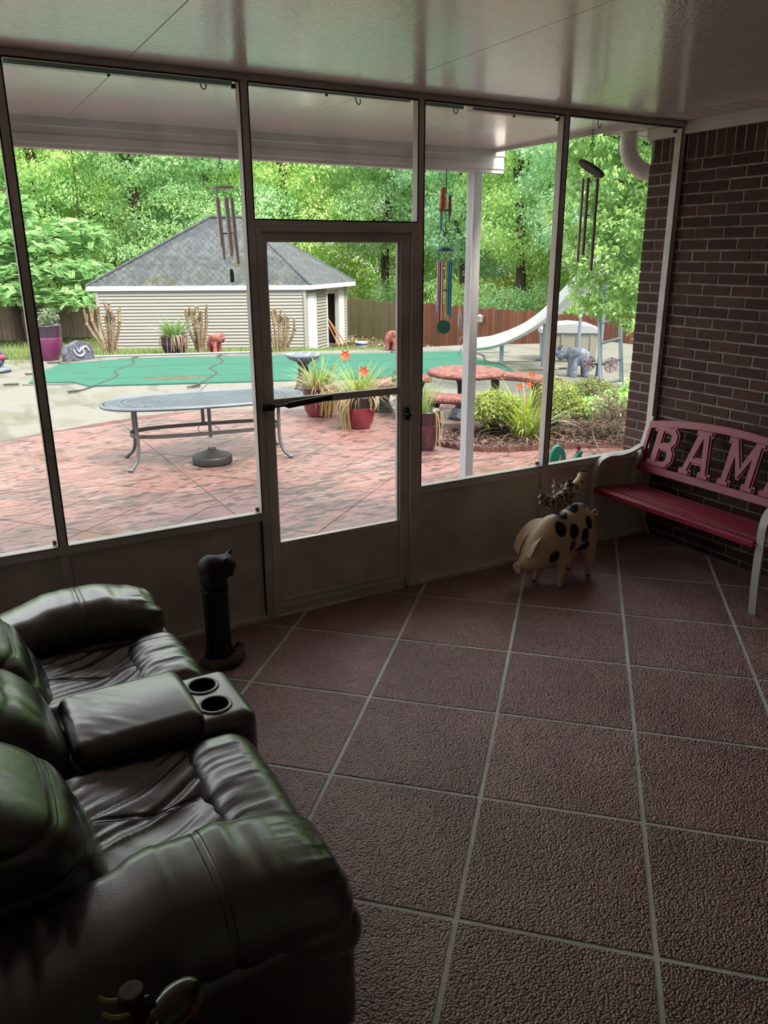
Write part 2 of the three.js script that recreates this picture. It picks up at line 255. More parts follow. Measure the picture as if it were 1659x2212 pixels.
// ---------- the screen door ----------
{
  const d = structure('door_1');
  mesh('jamb', rbox(1.433, 1.462, 0, 2.047, -0.05, 0.004, 0.003), alumM, d);
  mesh('jamb', rbox(2.303, 2.336, 0, 2.047, -0.05, 0.004, 0.003), alumM, d);
  mesh('jamb', rbox(1.462, 2.303, 2.026, 2.047, -0.05, 0.004, 0.003), alumM, d);
  const z0 = -0.045, z1 = -0.012;
  mesh('stile', [rbox(1.458, 1.488, 0.03, 2.026, z0, z1, 0.004), rbox(1.48, 1.494, 0.43, 1.985, z0 + 0.004, z1 - 0.008, 0.002)], alumM, d);
  mesh('stile', [rbox(2.241, 2.303, 0.03, 2.026, z0, z1, 0.004), rbox(2.228, 2.243, 0.43, 1.985, z0 + 0.004, z1 - 0.008, 0.002)], alumM, d);
  mesh('top_rail', rbox(1.488, 2.241, 1.978, 2.026, z0, z1, 0.004), alumM, d);
  mesh('mid_rail', rbox(1.488, 2.241, 1.178, 1.216, z0, z1, 0.004), alumM, d);
  mesh('lower_rail', rbox(1.488, 2.241, 0.40, 0.435, z0, z1, 0.004), alumM, d);
  mesh('kick_plate', [rbox(1.488, 2.241, 0.06, 0.402, z0 + 0.004, z1 - 0.006, 0.003), rbox(1.495, 2.235, 0.085, 0.1, z0, z1 - 0.001, 0.003), rbox(1.495, 2.235, 0.38, 0.39, z0, z1 - 0.003, 0.002)], panelM, d);
  mesh('bottom_sweep', rbox(1.46, 2.303, 0.008, 0.062, z0, z1 + 0.004, 0.006), whiteTrim, d);
  mesh('threshold', rbox(1.433, 2.336, -0.005, 0.012, -0.06, 0.0, 0.004), alumM, d);
  mesh('screen', box(1.488, 2.241, 0.435, 1.178, -0.030, -0.029), screenM, d);
  mesh('screen', box(1.488, 2.241, 1.216, 1.978, -0.030, -0.029), screenM, d);
  const cl = mesh('door_closer', [bar(V(1.55, 1.186, 0.028), V(1.80, 1.203, 0.012), 0.0165, 0.0165, 16)], blackM, d);
  mesh('closer_rod', [bar(V(1.43, 1.184, 0.03), V(1.56, 1.187, 0.028), 0.0055, 0.0055, 8), rbox(1.405, 1.475, 1.168, 1.2, 0.002, 0.038, 0.004), rbox(1.785, 1.81, 1.185, 1.215, -0.012, 0.02, 0.004), rbox(1.535, 1.555, 1.176, 1.197, 0.016, 0.04, 0.004)], blackM, cl);
  const lt = mesh('latch', rbox(2.262, 2.293, 1.03, 1.10, -0.012, 0.012, 0.006), blackM, d);
  mesh('lever', [bar(V(2.275, 1.065, 0.01), V(2.275, 1.065, 0.04), 0.009), bar(V(2.283, 1.066, 0.037), V(2.243, 1.05, 0.037), 0.009, 0.007)], blackM, lt);
  mesh('floor_bolt', [rbox(2.262, 2.285, -0.002, 0.025, -0.01, 0.02, 0.004), cyl(0.004, 0.004, 0.07, 2.272, 0.01, 0.0, 8)], chromeM, d);
}
// ---------- leather reclining loveseat ----------
const leatherBump = tex(512, 0.12, (u, v) => 0.7 * clamp(cell(u * 40, v * 40, 40, 2), 0, 1) + 0.3 * fbm(u * 60, v * 60, 60, 2, 9));
const leatherM = mat(0x1c1512, 0.36, { ior: 1.8, clearcoat: 0.6, clearcoatRoughness: 0.22, bump: leatherBump, scale: 0.0005 });
const threadM = mat(0x2e2622, 0.6), plasticRim = mat(0x8d8a86, 0.35), cupM = mat(0x0c0b0b, 0.5);
{
  const at = [0.2, 0, 1.38];
  const s = thing('reclining_loveseat', 'dark brown leather reclining loveseat with a centre console and two cup holders', 'sofa', at);
  const W = (x, z, fx, fz, sd) => vn(x * fx + 50, z * fz + 50, 1e6, sd) - 0.5; // stretched noise for folds
  const put = (name, f, lo, hi, c = 0.011, parent = s) => mesh(name, net(f, lo, hi, c), leatherM, parent, at);
  put('base', (x, y, z) => dBox(x, y, z, [0.22, 0.17, 1.38], [0.45, 0.14, 0.93], 0.03), [-0.27, 0, 0.4], [0.72, 0.36, 2.36], 0.02);
  // arms: pillow roll over an upright panel, front roll below
  const arm = (zc, sgn, sd) => {
    const pil = (x, y, z) => {
      const front = smooth(0.42, 0.70, x), dz = z - zc, drop = 0.055 * front + 0.25 * dz * dz * 4 * (dz * sgn > 0 ? 1.5 : 0.5);
      const top = 0.512 - 0.075 * smooth(0.3, -0.05, x) - drop;
      let d = dBox(x, y, z, [0.2, top, zc], [0.485, 0.092, 0.175], 0.09);
      const u = x * 1.0, gather = smooth(0.5, 0.66, x) * 0.008 * (W(Math.atan2(y - top, dz) * 0.5, x, 14, 3, sd + 7) + 0.5 * W(Math.atan2(y - top, dz) * 0.5, x, 31, 4, sd + 8));
      d -= 0.011 * W(u, z, 17, 3.2, sd) + 0.006 * W(u, z + y, 38, 6, sd + 1) + 0.022 * smooth(0.2, -0.05, x) * W(u + 0.4 * z, y, 21, 7, sd + 4) + gather;
      return d + 0.006 * Math.exp(-(((x - 0.37) / 0.008) ** 2));
    };
    const a = put('arm', pil, [-0.33, 0.26, zc - 0.22], [0.74, 0.68, zc + 0.22], 0.0095);
    const seamPts = (xx) => { const P = []; for (let t = -0.165; t <= 0.165; t += 0.022) { let y = 0.72; while (y > 0.3 && pil(xx, y, zc + t) > 0) y -= 0.002; P.push([xx - at[0], y + 0.0006, zc + t - at[2]]); } return P; };
    for (const xx of [0.361, 0.379]) mesh('seam', tube(seamPts(xx), 0.0016, 60, 5), threadM, a);
    put('arm_roll', (x, y, z) => dBox(x, y, z, [0.3, 0.375 - 0.02 * smooth(0.4, 0.7, x), zc + sgn * 0.005], [0.405, 0.062, 0.155], 0.055) - 0.006 * W(x, y + z, 22, 7, sd + 2), [-0.2, 0.28, zc - 0.2], [0.75, 0.52, zc + 0.2], 0.012);
    put('arm_panel', (x, y, z) => dBox(x, y, z, [0.22, 0.2, zc - sgn * 0.01], [0.475, 0.175, 0.135], 0.035) - 0.004 * W(x, y, 6, 5, sd + 3), [-0.3, 0.0, zc - 0.2], [0.74, 0.42, zc + 0.2], 0.014);
  };
  arm(2.268, 1, 71); arm(0.545, -1, 81);
  // seats with a stitched middle panel, and a rolled footrest pad at the front
  const seat = (z0, z1, sd) => {
    const zc = (z0 + z1) / 2, hz = (z1 - z0) / 2 + 0.01;
    const fs = (x, y, z) => { const sag = 0.035 * Math.exp(-(((x - 0.36) / 0.14) ** 2)) * (1 - ((z - zc) / hz) ** 2); const fold = (z - zc) + 0.55 * (x - 0.3);
      let d = dBox(x, y, z, [0.32, 0.355 - sag + 0.014 * smooth(0.45, 0.18, x), zc], [0.24, 0.09, hz], 0.05);
      d -= 0.013 * W(x * 0.5, fold, 5, 26, sd) * smooth(zc - 0.26, zc - 0.02, z) + 0.008 * W(x * 0.5, fold, 7, 55, sd + 1) + 0.004 * W(x, z, 20, 20, sd + 2);
      return d + 0.006 * Math.exp(-(((z - zc + 0.02) / 0.007) ** 2)); };
    const o = put('seat', fs, [0.04, 0.22, z0 - 0.04], [0.6, 0.5, z1 + 0.04], 0.0085);
    const line = (zz) => { const P = []; for (let x = 0.15; x <= 0.5; x += 0.025) { let y = 0.5; while (y > 0.25 && fs(x, y, zz) > 0) y -= 0.002; P.push([x - at[0], y + 0.0005, zz - at[2]]); } return P; };
    for (const q of [-0.029, -0.011]) mesh('seam', tube(line(zc + q), 0.0015, 60, 5), threadM, o);
    put('footrest', (x, y, z) => { let d = dBox(x, y, z, [0.595, 0.335, zc], [0.112, 0.125, hz], 0.085); const e = Math.abs(z - zc) / hz; d -= 0.007 * W(x * 0.6 + 0.3 * z, z, 6, 26, sd + 5) * (0.5 + 0.5 * e) + 0.004 * W(x, z, 8, 60, sd + 6); return d - 0.012 * (1 - e * e); }, [0.44, 0.18, z0 - 0.05], [0.76, 0.52, z1 + 0.05], 0.0085);
    put('footrest_panel', (x, y, z) => dBox(x, y, z, [0.6, 0.16, zc], [0.09, 0.13, hz - 0.005], 0.03), [0.48, 0, z0 - 0.05], [0.72, 0.32, z1 + 0.05], 0.016);
  };
  seat(0.735, 1.185, 91); seat(1.555, 2.105, 101);
  // console with lid and cup holders
  const co = put('console', (x, y, z) => { let d = dBox(x, y, z, [0.46, 0.25, 1.372], [0.305, 0.225, 0.178], 0.045); for (const cz of [1.302, 1.442]) d = Math.max(d, -Math.max(hyp(x - 0.648, z - cz) - 0.046, 0.36 - y)); return d; }, [0.12, 0, 1.16], [0.79, 0.5, 1.58], 0.009);
  put('console_lid', (x, y, z) => { let d = dBox(x, y, z, [0.385, 0.465 + 0.012 * (1 - ((z - 1.372) / 0.18) ** 2), 1.372], [0.205, 0.055, 0.183], 0.045); return d - 0.0025 * W(x, z, 5, 14, 131) - 0.0025 * W(x + z, x - z, 9, 30, 133) * smooth(0.45, 0.3, x); }, [0.14, 0.36, 1.16], [0.62, 0.57, 1.59], 0.009);
  for (const cz of [1.302, 1.442]) { const c = mesh('cup_holder', lathe([[0.001, 0.365], [0.044, 0.365], [0.0455, 0.478], [0.0475, 0.478], [0.0475, 0.36]].map(([r, y]) => [r, y]), 36).translate(0.648 - at[0], 0, cz - at[2]), cupM, s); mesh('rim', lathe([[0.0455, 0.474], [0.0465, 0.479], [0.056, 0.4795], [0.058, 0.476], [0.057, 0.472]], 40).translate(0.648 - at[0], 0.0005, cz - at[2]), plasticRim, c); }
  // backs: stacked rolls
  const back = (z0, z1, sd, big) => {
    const zc = (z0 + z1) / 2, hz = (z1 - z0) / 2;
    const f = (x, y, z) => { const lean = 0.15 - 0.36 * (y - 0.4) - 4.2 * Math.max(0, y - 0.6) ** 2 * (y < 0.85 ? 1 : 1); let d = dBox(x, y, z, [lean - 0.13, 0.66, zc], [0.165, 0.325, hz + 0.008], 0.11); const e = 1 - ((z - zc) / hz) ** 2;
      d -= 0.02 * e + 0.008 * W(y, z, 7, 4, sd) + 0.007 * W(y * 1.0 + z, z, 20, 9, sd + 1);
      for (const q of big ? [0.54, 0.655, 0.80] : [0.70]) d += 0.009 * Math.exp(-(((y - q - 0.01 * e) / 0.012) ** 2));
      return d; };
    const b = put('back_cushion', f, [-0.9, 0.28, z0 - 0.05], [0.3, 1.06, z1 + 0.05], 0.0105);
    if (big) for (const q of [0.532, 0.548, 0.647, 0.663]) { const P = []; for (let z = z0 + 0.03; z <= z1 - 0.03; z += 0.03) { let x = 0.3; const e = 1 - ((z - zc) / hz) ** 2; while (x > -0.3 && f(x, q + 0.01 * e, z) > 0) x -= 0.002; P.push([x + 0.0005 - at[0], q + 0.01 * e, z - at[2]]); } mesh('seam', tube(P, 0.0015, 60, 5), threadM, b); }
  };
  back(0.735, 1.185, 111, true); back(1.2, 1.60, 121, false); back(1.68, 2.105, 141, true);
  put('back_shell', (x, y, z) => dBox(x, y, z, [-0.34 - 0.5 * Math.max(0, y - 0.5), 0.52, 1.4], [0.09, 0.43, 0.88], 0.05), [-0.75, 0.05, 0.48], [-0.1, 0.99, 2.32], 0.02);
}
// ---------- side table and beetle ornament beside the near arm ----------
{
  const t = thing('side_table', 'small dark wooden side table beside the near arm of the loveseat', 'table', [0.15, 0, 2.70]);
  const m = mat(0x120d0b, 0.5); mesh('table_top', cyl(0.15, 0.15, 0.025, 0, 0.475, 0, 32), m, t); mesh('stem', cyl(0.025, 0.02, 0.455, 0, 0.02, 0), m, t); mesh('foot', cyl(0.12, 0.1, 0.02, 0, 0, 0, 28), m, t);
  const at = [0.165, 0.5, 2.585], o = thing('beetle_ornament', 'glossy dark egg-shaped ornament with small knobs and two pale curved horns', 'ornament', at, 0);
  const glossy = mat(0x1c1a18, 0.18, { clearcoat: 0.6, clearcoatRoughness: 0.1 }), amber = mat(0x5c2d0c, 0.25, { clearcoat: 0.4 }), horn = mat(0xa08a58, 0.5), rust = mat(0x3a160e, 0.6);
  const P = (dx, dy, dz) => V(dx, dy, dz);
  const egg = new THREE.SphereGeometry(1, 36, 24).scale(0.062, 0.036, 0.036).rotateZ(0.16).rotateY(0.35);
  const b = mesh('shell', egg.clone().translate(0.035, 0.098, 0.008), glossy, o);
  mesh('belly', new THREE.SphereGeometry(1, 32, 20).scale(0.059, 0.03, 0.034).rotateZ(0.16).rotateY(0.35).translate(0.037, 0.087, 0.012), amber, o);
  for (const [x, y, z] of [[-0.008, 0.134, 0.0], [-0.002, 0.111, 0.042], [0.0, 0.091, 0.048]]) mesh('knob', [new THREE.SphereGeometry(0.007, 14, 10).translate(x, y, z), bar(P(x + 0.012, y - 0.012, z), P(x, y, z), 0.003)], glossy, b);
  mesh('barrel', lathe([[0.001, 0.06], [0.022, 0.06], [0.025, 0.075], [0.021, 0.1], [0.024, 0.122], [0.02, 0.126], [0.001, 0.124]], 24).translate(-0.03, 0.012, -0.03), rust, o);
  mesh('base', [cyl(0.055, 0.045, 0.055, 0.0, 0.0, 0.0, 24), rbox(-0.06, 0.05, 0.05, 0.066, -0.03, 0.03, 0.008)], rust, o);
  for (const z of [-0.05, -0.012]) mesh('horn', tube([[-0.038, 0.104, z], [-0.055, 0.104, z - 0.002], [-0.072, 0.109, z - 0.006], [-0.084, 0.12, z - 0.01]], 0.0042, 20, 8), horn, o);
}
// ---------- bear cub on a tree stump ----------
{
  const at = [1.01, 0, 0.30], o = thing('bear_statue', 'dark carved bear cub leaning over the top of a tall tree stump', 'statue', at, 0);
  const bm = mat(0x1b1918, 0.62, { bump: bumpFine, scale: 0.002 }), wood = mat(0x1d1713, 0.85, { map: tintStrong, bump: brickBump, scale: 0.012 }), stone = mat(0x4d443a, 0.85, { map: tintStrong, bump: brickBump, scale: 0.008 });
  const stump = (x, y, z) => { const a = Math.atan2(z, x), r = 0.058 + 0.006 * sin(a * 5 + 3 * y) + 0.003 * sin(a * 13) + 0.018 * smooth(0.12, 0, y) * (1 + 0.5 * sin(a * 3)) + 0.006 * smooth(0.36, 0.39, y); return Math.max(hyp(x, z) - r, y - 0.39, -y) * 0.8; };
  mesh('stump', net(stump, [-0.12, -0.01, -0.12], [0.12, 0.41, 0.12], 0.008), wood, o);
  mesh('root_stones', net(field([[[0.085, 0.03, 0.05], [0.035, 0.035, 0.035]], [[0.06, 0.03, 0.085], [0.035, 0.032, 0.03]], [[0.105, 0.04, 0.01], [0.025, 0.042, 0.03]], [[0.03, 0.025, 0.1], [0.035, 0.028, 0.028]], [[-0.03, 0.02, 0.08], [0.05, 0.025, 0.04]], [[-0.07, 0.02, 0.03], [0.04, 0.025, 0.05]]], 0.01), [-0.13, -0.005, -0.06], [0.15, 0.1, 0.15], 0.008), stone, o);
  const bear = net(field([[[0.002, 0.44, 0], [0.066, 0.075, 0.066]], [[-0.008, 0.5, 0], [0.06, 0.06, 0.06]], [[0.052, 0.515, 0.012], [0.054, 0.043, 0.046]], [[0.084, 0.5, 0.014], [0.08, 0.462, 0.018], 0.028, 0.02],
    [[-0.02, 0.47, 0.04], [0.045, 0.40, 0.035], 0.024, 0.018], [[-0.02, 0.47, -0.04], [0.045, 0.40, -0.03], 0.024, 0.018], [[0.09, 0.538, -0.026], [0.112, 0.56, -0.03], 0.016, 0.005], [[0.05, 0.54, 0.046], [0.053, 0.552, 0.062], 0.017, 0.008]], 0.016), [-0.1, 0.36, -0.09], [0.14, 0.6, 0.09], 0.006);
  mesh('bear', bear, bm, o);
}
// ---------- red bench with letters in the back ----------
{
  const at = [4.0, 0, 0.66], b = thing('park_bench', 'red slatted metal park bench with pale arms and block letters in its back', 'bench', at);
  const red = mat(0x8c1836, 0.42, { map: noiseTint(256, 0.5, 6, 0.12, 5, 0.94) }), pale = mat(0xb7b5ae, 0.42);
  const L = (g) => g.translate(-at[0], 0, -at[2]);
  const z0 = 0.055, z1 = 1.265;
  // seat slats, six, following a slight dip; the front one turned down over the edge
  const slats = [[3.742, 0.432, 0.05], [3.808, 0.431, 0.031], [3.865, 0.426, 0.031], [3.921, 0.42, 0.031], [3.977, 0.414, 0.031], [4.033, 0.41, 0.031], [4.087, 0.41, 0.031]];
  slats.forEach(([x, y, w], i) => mesh('slat', L(rbox(x - w / 2, x + w / 2, y - 0.003, y, z0, z1, 0.0012)), red, b));
  mesh('front_lip', L(rbox(3.712, 3.724, 0.395, 0.43, z0, z1, 0.005)), red, b);
  // back frame: leans from (4.115, .50) to (4.225, .86)
  const toBack = (g) => { // local (u along z, v up, w towards the sitter) into the leaning plane
    const m = new THREE.Matrix4().makeBasis(V(0, 0, 1), V(0.28, 0.96, 0).normalize(), V(-0.96, 0.28, 0).normalize()).setPosition(4.12, 0.505, 0); g.applyMatrix4(m); return L(g); };
  const arch = (u) => 0.335 + 0.065 * (1 - ((u - 0.66) / 0.6) ** 2);
  const strip = (u0, u1, lo, hi, d = 0.018) => { const a = [], c = []; for (let i = 0; i <= 24; i++) { const u = u0 + (u1 - u0) * i / 24; a.push([u, lo(u)]); c.unshift([u, hi(u)]); } return ext([...a, ...c], d, 0.003); };
  mesh('top_rail', toBack(strip(z0, z1, (u) => arch(u) - 0.045, arch)), red, b);
  mesh('lower_rail', toBack(strip(z0, z1, () => 0.0, () => 0.045)), red, b);
  for (const u of [[z0, z0 + 0.022], [z1 - 0.022, z1]]) mesh('side_rail', toBack(strip(u[0], u[1], () => 0.045, (q) => arch(q) - 0.045)), red, b);
  // letters: slab-serif outlines on a 1 x 1 grid
  const LET = {
    B: { o: [[0, 0], [0.78, 0], [1, 0.2], [1, 0.42], [0.88, 0.53], [1, 0.64], [1, 0.84], [0.8, 1], [0, 1], [0, 0.84], [0.12, 0.84], [0.12, 0.16], [0, 0.16]], h: [[[0.42, 0.17], [0.42, 0.42], [0.62, 0.42], [0.7, 0.36], [0.7, 0.24], [0.62, 0.17]], [[0.42, 0.62], [0.42, 0.84], [0.62, 0.84], [0.7, 0.78], [0.7, 0.68], [0.62, 0.62]]] },
    A: { o: [[-0.06, 0], [0.38, 0], [0.38, 0.15], [0.3, 0.15], [0.34, 0.27], [0.66, 0.27], [0.7, 0.15], [0.62, 0.15], [0.62, 0], [1.06, 0], [1.06, 0.15], [0.96, 0.15], [0.74, 0.86], [0.8, 0.86], [0.8, 1], [0.2, 1], [0.2, 0.86], [0.26, 0.86], [0.04, 0.15], [-0.06, 0.15]], h: [[[0.39, 0.42], [0.5, 0.78], [0.61, 0.42]]] },
    M: { o: [[-0.05, 0], [0.38, 0], [0.38, 0.15], [0.3, 0.15], [0.3, 0.58], [0.5, 0.2], [0.6, 0.2], [0.82, 0.58], [0.82, 0.15], [0.74, 0.15], [0.74, 0], [1.17, 0], [1.17, 0.15], [1.07, 0.15], [1.07, 0.85], [1.17, 0.85], [1.17, 1], [0.84, 1], [0.56, 0.52], [0.28, 1], [-0.05, 1], [-0.05, 0.85], [0.05, 0.85], [0.05, 0.15], [-0.05, 0.15]], h: [] },
  };
  const inset = (p, d) => { let s = 0; p.forEach((a, i) => { const q = p[(i + 1) % p.length]; s += a[0] * q[1] - q[0] * a[1]; }); const sg = s > 0 ? 1 : -1; return p.map((b, i) => { const a = p[(i + p.length - 1) % p.length], c = p[(i + 1) % p.length]; const n1 = [-(b[1] - a[1]), b[0] - a[0]], n2 = [-(c[1] - b[1]), c[0] - b[0]], l1 = hyp(...n1), l2 = hyp(...n2); n1[0] /= l1; n1[1] /= l1; n2[0] /= l2; n2[1] /= l2; const k = 1 + n1[0] * n2[0] + n1[1] * n2[1], m = sg * d / Math.max(k, 0.25); return [b[0] + (n1[0] + n2[0]) * m, b[1] + (n1[1] + n2[1]) * m]; }); };
  const place = [['B', 0.115, 0.21], ['A', 0.40, 0.215], ['M', 0.695, 0.215], ['A', 0.99, 0.21]];
  for (const [ch, u, w] of place) {
    const { o, h } = LET[ch], v0 = 0.04, hh = arch(u + w / 2) - 0.045 - v0 + 0.006, T = (p) => p.map(([x, y]) => [u + x * w, v0 + y * hh]);
    const l = mesh('letter', toBack(ext(T(o), 0.012, 0.002, h.map(T)).translate(0, 0, 0.004)), red, b);
    mesh('raised_face', toBack(ext(inset(T(o), 0.013), 0.005, 0.003, h.map((q) => inset(T(q), -0.011))).translate(0, 0, 0.018)), red, l);
  }
  // pale end frames: front leg into arm, arm to back, back leg
  for (const z of [0.03, 1.29]) {
    const f = mesh('end_frame', L(joined([
      band([[3.765, 0.0, z], [3.745, 0.2, z], [3.74, 0.42, z], [3.742, 0.53, z], [3.775, 0.598, z], [3.84, 0.622, z], [3.95, 0.618, z], [4.06, 0.632, z], [4.16, 0.665, z]], 0.046, 0.014, [0, 0, 1]),
      band([[4.3, 0.0, z], [4.2, 0.18, z], [4.11, 0.4, z], [4.125, 0.52, z], [4.19, 0.72, z], [4.228, 0.86, z]], 0.046, 0.014, [0, 0, 1]),
      rbox(3.73, 4.13, 0.385, 0.405, z - 0.012, z + 0.012, 0.004)])), pale, b);
    for (const [x, y, w] of [[3.742, 0.33, 1], [4.165, 0.62, 1]]) mesh('bolt', L(new THREE.SphereGeometry(0.008, 10, 8).translate(x, y, z + (z < 0.5 ? 0.0 : 0.0))), chromeM, f);
  }
  mesh('underbar', L(rbox(3.9, 3.94, 0.375, 0.395, 0.04, 1.28, 0.004)), pale, b);
}
// ---------- spotted pig with two hens on its back ----------
{
  const at = [3.2, 0, 0.365], o = thing('pig_sculpture', 'cream metal pig sculpture with large black spots and drooping ears', 'sculpture', at, 0.0);
  const f0 = field([[[-0.02, 0.30, 0], [0.165, 0.125, 0.088]], [[0.08, 0.36, 0], [0.10, 0.115, 0.085]], [[0.12, 0.30, 0], [0.085, 0.13, 0.085]], [[-0.13, 0.27, 0], [0.12, 0.15, 0.092]], [[-0.21, 0.222, 0], [0.1, 0.115, 0.08]], [[-0.24, 0.18, 0], [-0.325, 0.152, 0], 0.07, 0.04]], 0.05);
  const legs = [[[-0.07, 0.2, 0.06], [-0.115, 0.012, 0.10], 0.036, 0.017], [[-0.1, 0.2, -0.05], [-0.185, 0.012, -0.05], 0.036, 0.017], [[0.14, 0.26, 0.05], [0.15, 0.13, 0.06], 0.055, 0.03], [[0.15, 0.14, 0.06], [0.165, 0.012, 0.05], 0.024, 0.016], [[0.14, 0.24, -0.05], [0.14, 0.012, -0.1], 0.045, 0.016]];
  const f1 = (x, y, z) => { let d = f0(x, y, z); for (const l of legs) d = smin(d, dCap(x, y, z, ...l), 0.03); return Math.max(d, -y + 0.0005); };
  const g = net(f1, [-0.4, -0.01, -0.16], [0.27, 0.5, 0.16], 0.0052);
  // painted spots: colour per vertex with a hard outline
  const spots = [[-0.115, 0.365, 1, 0.034, 0.04, 0.4], [-0.015, 0.335, 1, 0.031, 0.042, 0], [0.07, 0.30, 1, 0.024, 0.042, 0.15], [0.095, 0.375, 1, 0.022, 0.038, 0.2], [-0.015, 0.22, 1, 0.024, 0.055, 0], [-0.16, 0.2, 1, 0.036, 0.036, -0.5], [0.075, 0.205, 1, 0.022, 0.05, -0.5], [-0.06, 0.425, 0, 0.036, 0.04, 0], [0.03, 0.455, 0, 0.03, 0.04, 0], [0.1, 0.45, 0, 0.022, 0.04, 0], [0.16, 0.41, 0, 0.02, 0.05, 0.6], [0.02, 0.3, -1, 0.04, 0.04, 0], [-0.12, 0.3, -1, 0.035, 0.04, 0], [0.12, 0.32, -1, 0.035, 0.04, 0]];
  const tri = g.toNonIndexed(), p = tri.attributes.position, col = new Float32Array(p.count * 3), cream = new THREE.Color(0xcdb292), blk = new THREE.Color(0x17171b), hoof = new THREE.Color(0x3b2a26), pink = new THREE.Color(0xc9a083);
  for (let i = 0; i < p.count; i++) { const x = p.getX(i), y = p.getY(i), z = p.getZ(i); let c = cream; for (const [sx, sy, side, a, b, t] of spots) { if (side && z * side < 0) continue; const u = side ? x - sx : x - sx, v = side ? y - sy : z * 0.9; if (!side && y < sy - 0.05) continue; const U = u * cos(t) + v * sin(t), W = -u * sin(t) + v * cos(t); const dark = smooth(1.5, 1.12, (U / a) ** 2 + (W / b) ** 2); if (dark > 0) c = c.clone().lerp(blk, dark); } if (y < 0.012) c = hoof; if (x < -0.352) c = pink; col.set([c.r, c.g, c.b], i * 3); }
  tri.setAttribute('color', new THREE.BufferAttribute(col, 3));
  const paint = mat(0xffffff, 0.42, { vertexColors: true }); mesh('body', tri, paint, o);
  const cr = mat(0xcdb292, 0.42), dk = mat(0x241c1a, 0.5);
  mesh('snout', new THREE.CylinderGeometry(0.034, 0.036, 0.016, 24).rotateZ(PI / 2 + 0.25).translate(-0.364, 0.142, 0), cr, o);
  const ear = (s) => band([[-0.135, 0.378, s * 0.05], [-0.19, 0.372, s * 0.066], [-0.25, 0.33, s * 0.08], [-0.298, 0.262, s * 0.085], [-0.318, 0.215, s * 0.075]], 0.075, 0.006, [0.25, 0.3, 0.9 * s]);
  mesh('ear', band([[-0.245, 0.322, 0.04], [-0.282, 0.295, 0.046], [-0.308, 0.25, 0.046], [-0.322, 0.215, 0.042]], 0.038, 0.005, [0.2, 0.25, 0.95]), cr, o); mesh('ear', ear(-1), cr, o);
  mesh('mouth', tube([[-0.13, 0.258, 0.088], [-0.155, 0.252, 0.087], [-0.172, 0.252, 0.084]], 0.003, 12, 6), dk, o);
  mesh('tail', tube([[0.2, 0.39, 0], [0.225, 0.41, 0.005], [0.24, 0.395, 0.012], [0.23, 0.375, 0.008], [0.222, 0.385, 0]], 0.0055, 30, 8), cr, o);
}
function hen(label, pos, turn, base, spotHex, spotted) {
  const o = thing('hen_sculpture', label, 'sculpture', pos, turn);
  const f = field([[[0, 0.075, 0], [0.075, 0.042, 0.028]], [[0.03, 0.09, 0], [0.05, 0.045, 0.028]], [[0.045, 0.09, 0], [0.085, 0.165, 0], 0.036, 0.019], [[0.085, 0.172, 0], [0.022, 0.022, 0.016]], [[-0.05, 0.08, 0], [-0.112, 0.135, 0], 0.025, 0.014], [[-0.05, 0.085, 0], [-0.11, 0.115, 0], 0.025, 0.014]], 0.025);
  const g = net(f, [-0.15, 0.02, -0.05], [0.13, 0.22, 0.05], 0.0055).toNonIndexed(), p = g.attributes.position, col = new Float32Array(p.count * 3), b = new THREE.Color(base), s = new THREE.Color(spotHex);
  for (let i = 0; i < p.count; i++) { const c = spotted ? (cell(p.getX(i) * 52 + 60, p.getY(i) * 52 + (p.getZ(i) > 0 ? 0 : 7) + 20, 999, 5) < 0.36 ? s : b) : mixc([b.r, b.g, b.b], [s.r, s.g, s.b], smooth(0.45, 0.6, fbm(p.getX(i) * 45 + 20, p.getY(i) * 45 + 20, 999, 2, 3))); const q = c.isColor ? [c.r, c.g, c.b] : c; col.set(q, i * 3); }
  g.setAttribute('color', new THREE.BufferAttribute(col, 3)); mesh('body', g, mat(0xffffff, 0.45, { vertexColors: true }), o);
  mesh('tail_feathers', ext([[-0.05, 0.07], [-0.075, 0.11], [-0.14, 0.172], [-0.132, 0.14], [-0.146, 0.13], [-0.13, 0.108], [-0.136, 0.09], [-0.1, 0.07]], 0.012, 0.003).translate(0, 0, -0.006), mat(base, 0.45, { map: tintStrong }), o);
  const red = mat(0x5d1a18, 0.5), horn = mat(0x5b4630, 0.5), dark = mat(0x17130f, 0.5);
  mesh('comb', ext([[-0.02, 0], [0.028, 0], [0.03, 0.016], [0.02, 0.01], [0.014, 0.024], [0.004, 0.013], [-0.006, 0.022], [-0.012, 0.01]], 0.005, 0.001).translate(0.083, 0.188, -0.0025), red, o);
  mesh('wattle', new THREE.SphereGeometry(0.009, 10, 8).scale(0.8, 1.5, 0.6).translate(0.103, 0.153, 0), red, o);
  mesh('beak', new THREE.ConeGeometry(0.007, 0.026, 10).rotateZ(-PI / 2 - 0.15).translate(0.118, 0.172, 0), horn, o);
  for (const z of [0.016, -0.016]) mesh('eye', new THREE.SphereGeometry(0.0035, 8, 6).translate(0.092, 0.178, z), dark, o);
  for (const z of [0.012, -0.012]) mesh('leg', [bar(V(0.0, 0.045, z), V(0.0, 0.003, z), 0.004), bar(V(-0.012, 0.003, z), V(0.022, 0.003, z + 0.006), 0.003), bar(V(0, 0.003, z), V(0.02, 0.003, z - 0.008), 0.003)], dark, o);
  return o;
}
hen('black and white speckled hen sculpture standing on the spotted pig', [3.095, 0.44, 0.385], 0.0, 0xb9aa98, 0x231a18, true);
hen('buff orange hen sculpture raising its head on the spotted pig', [3.25, 0.466, 0.325], 0.0, 0xd9c3a0, 0x8f5a2c, false);
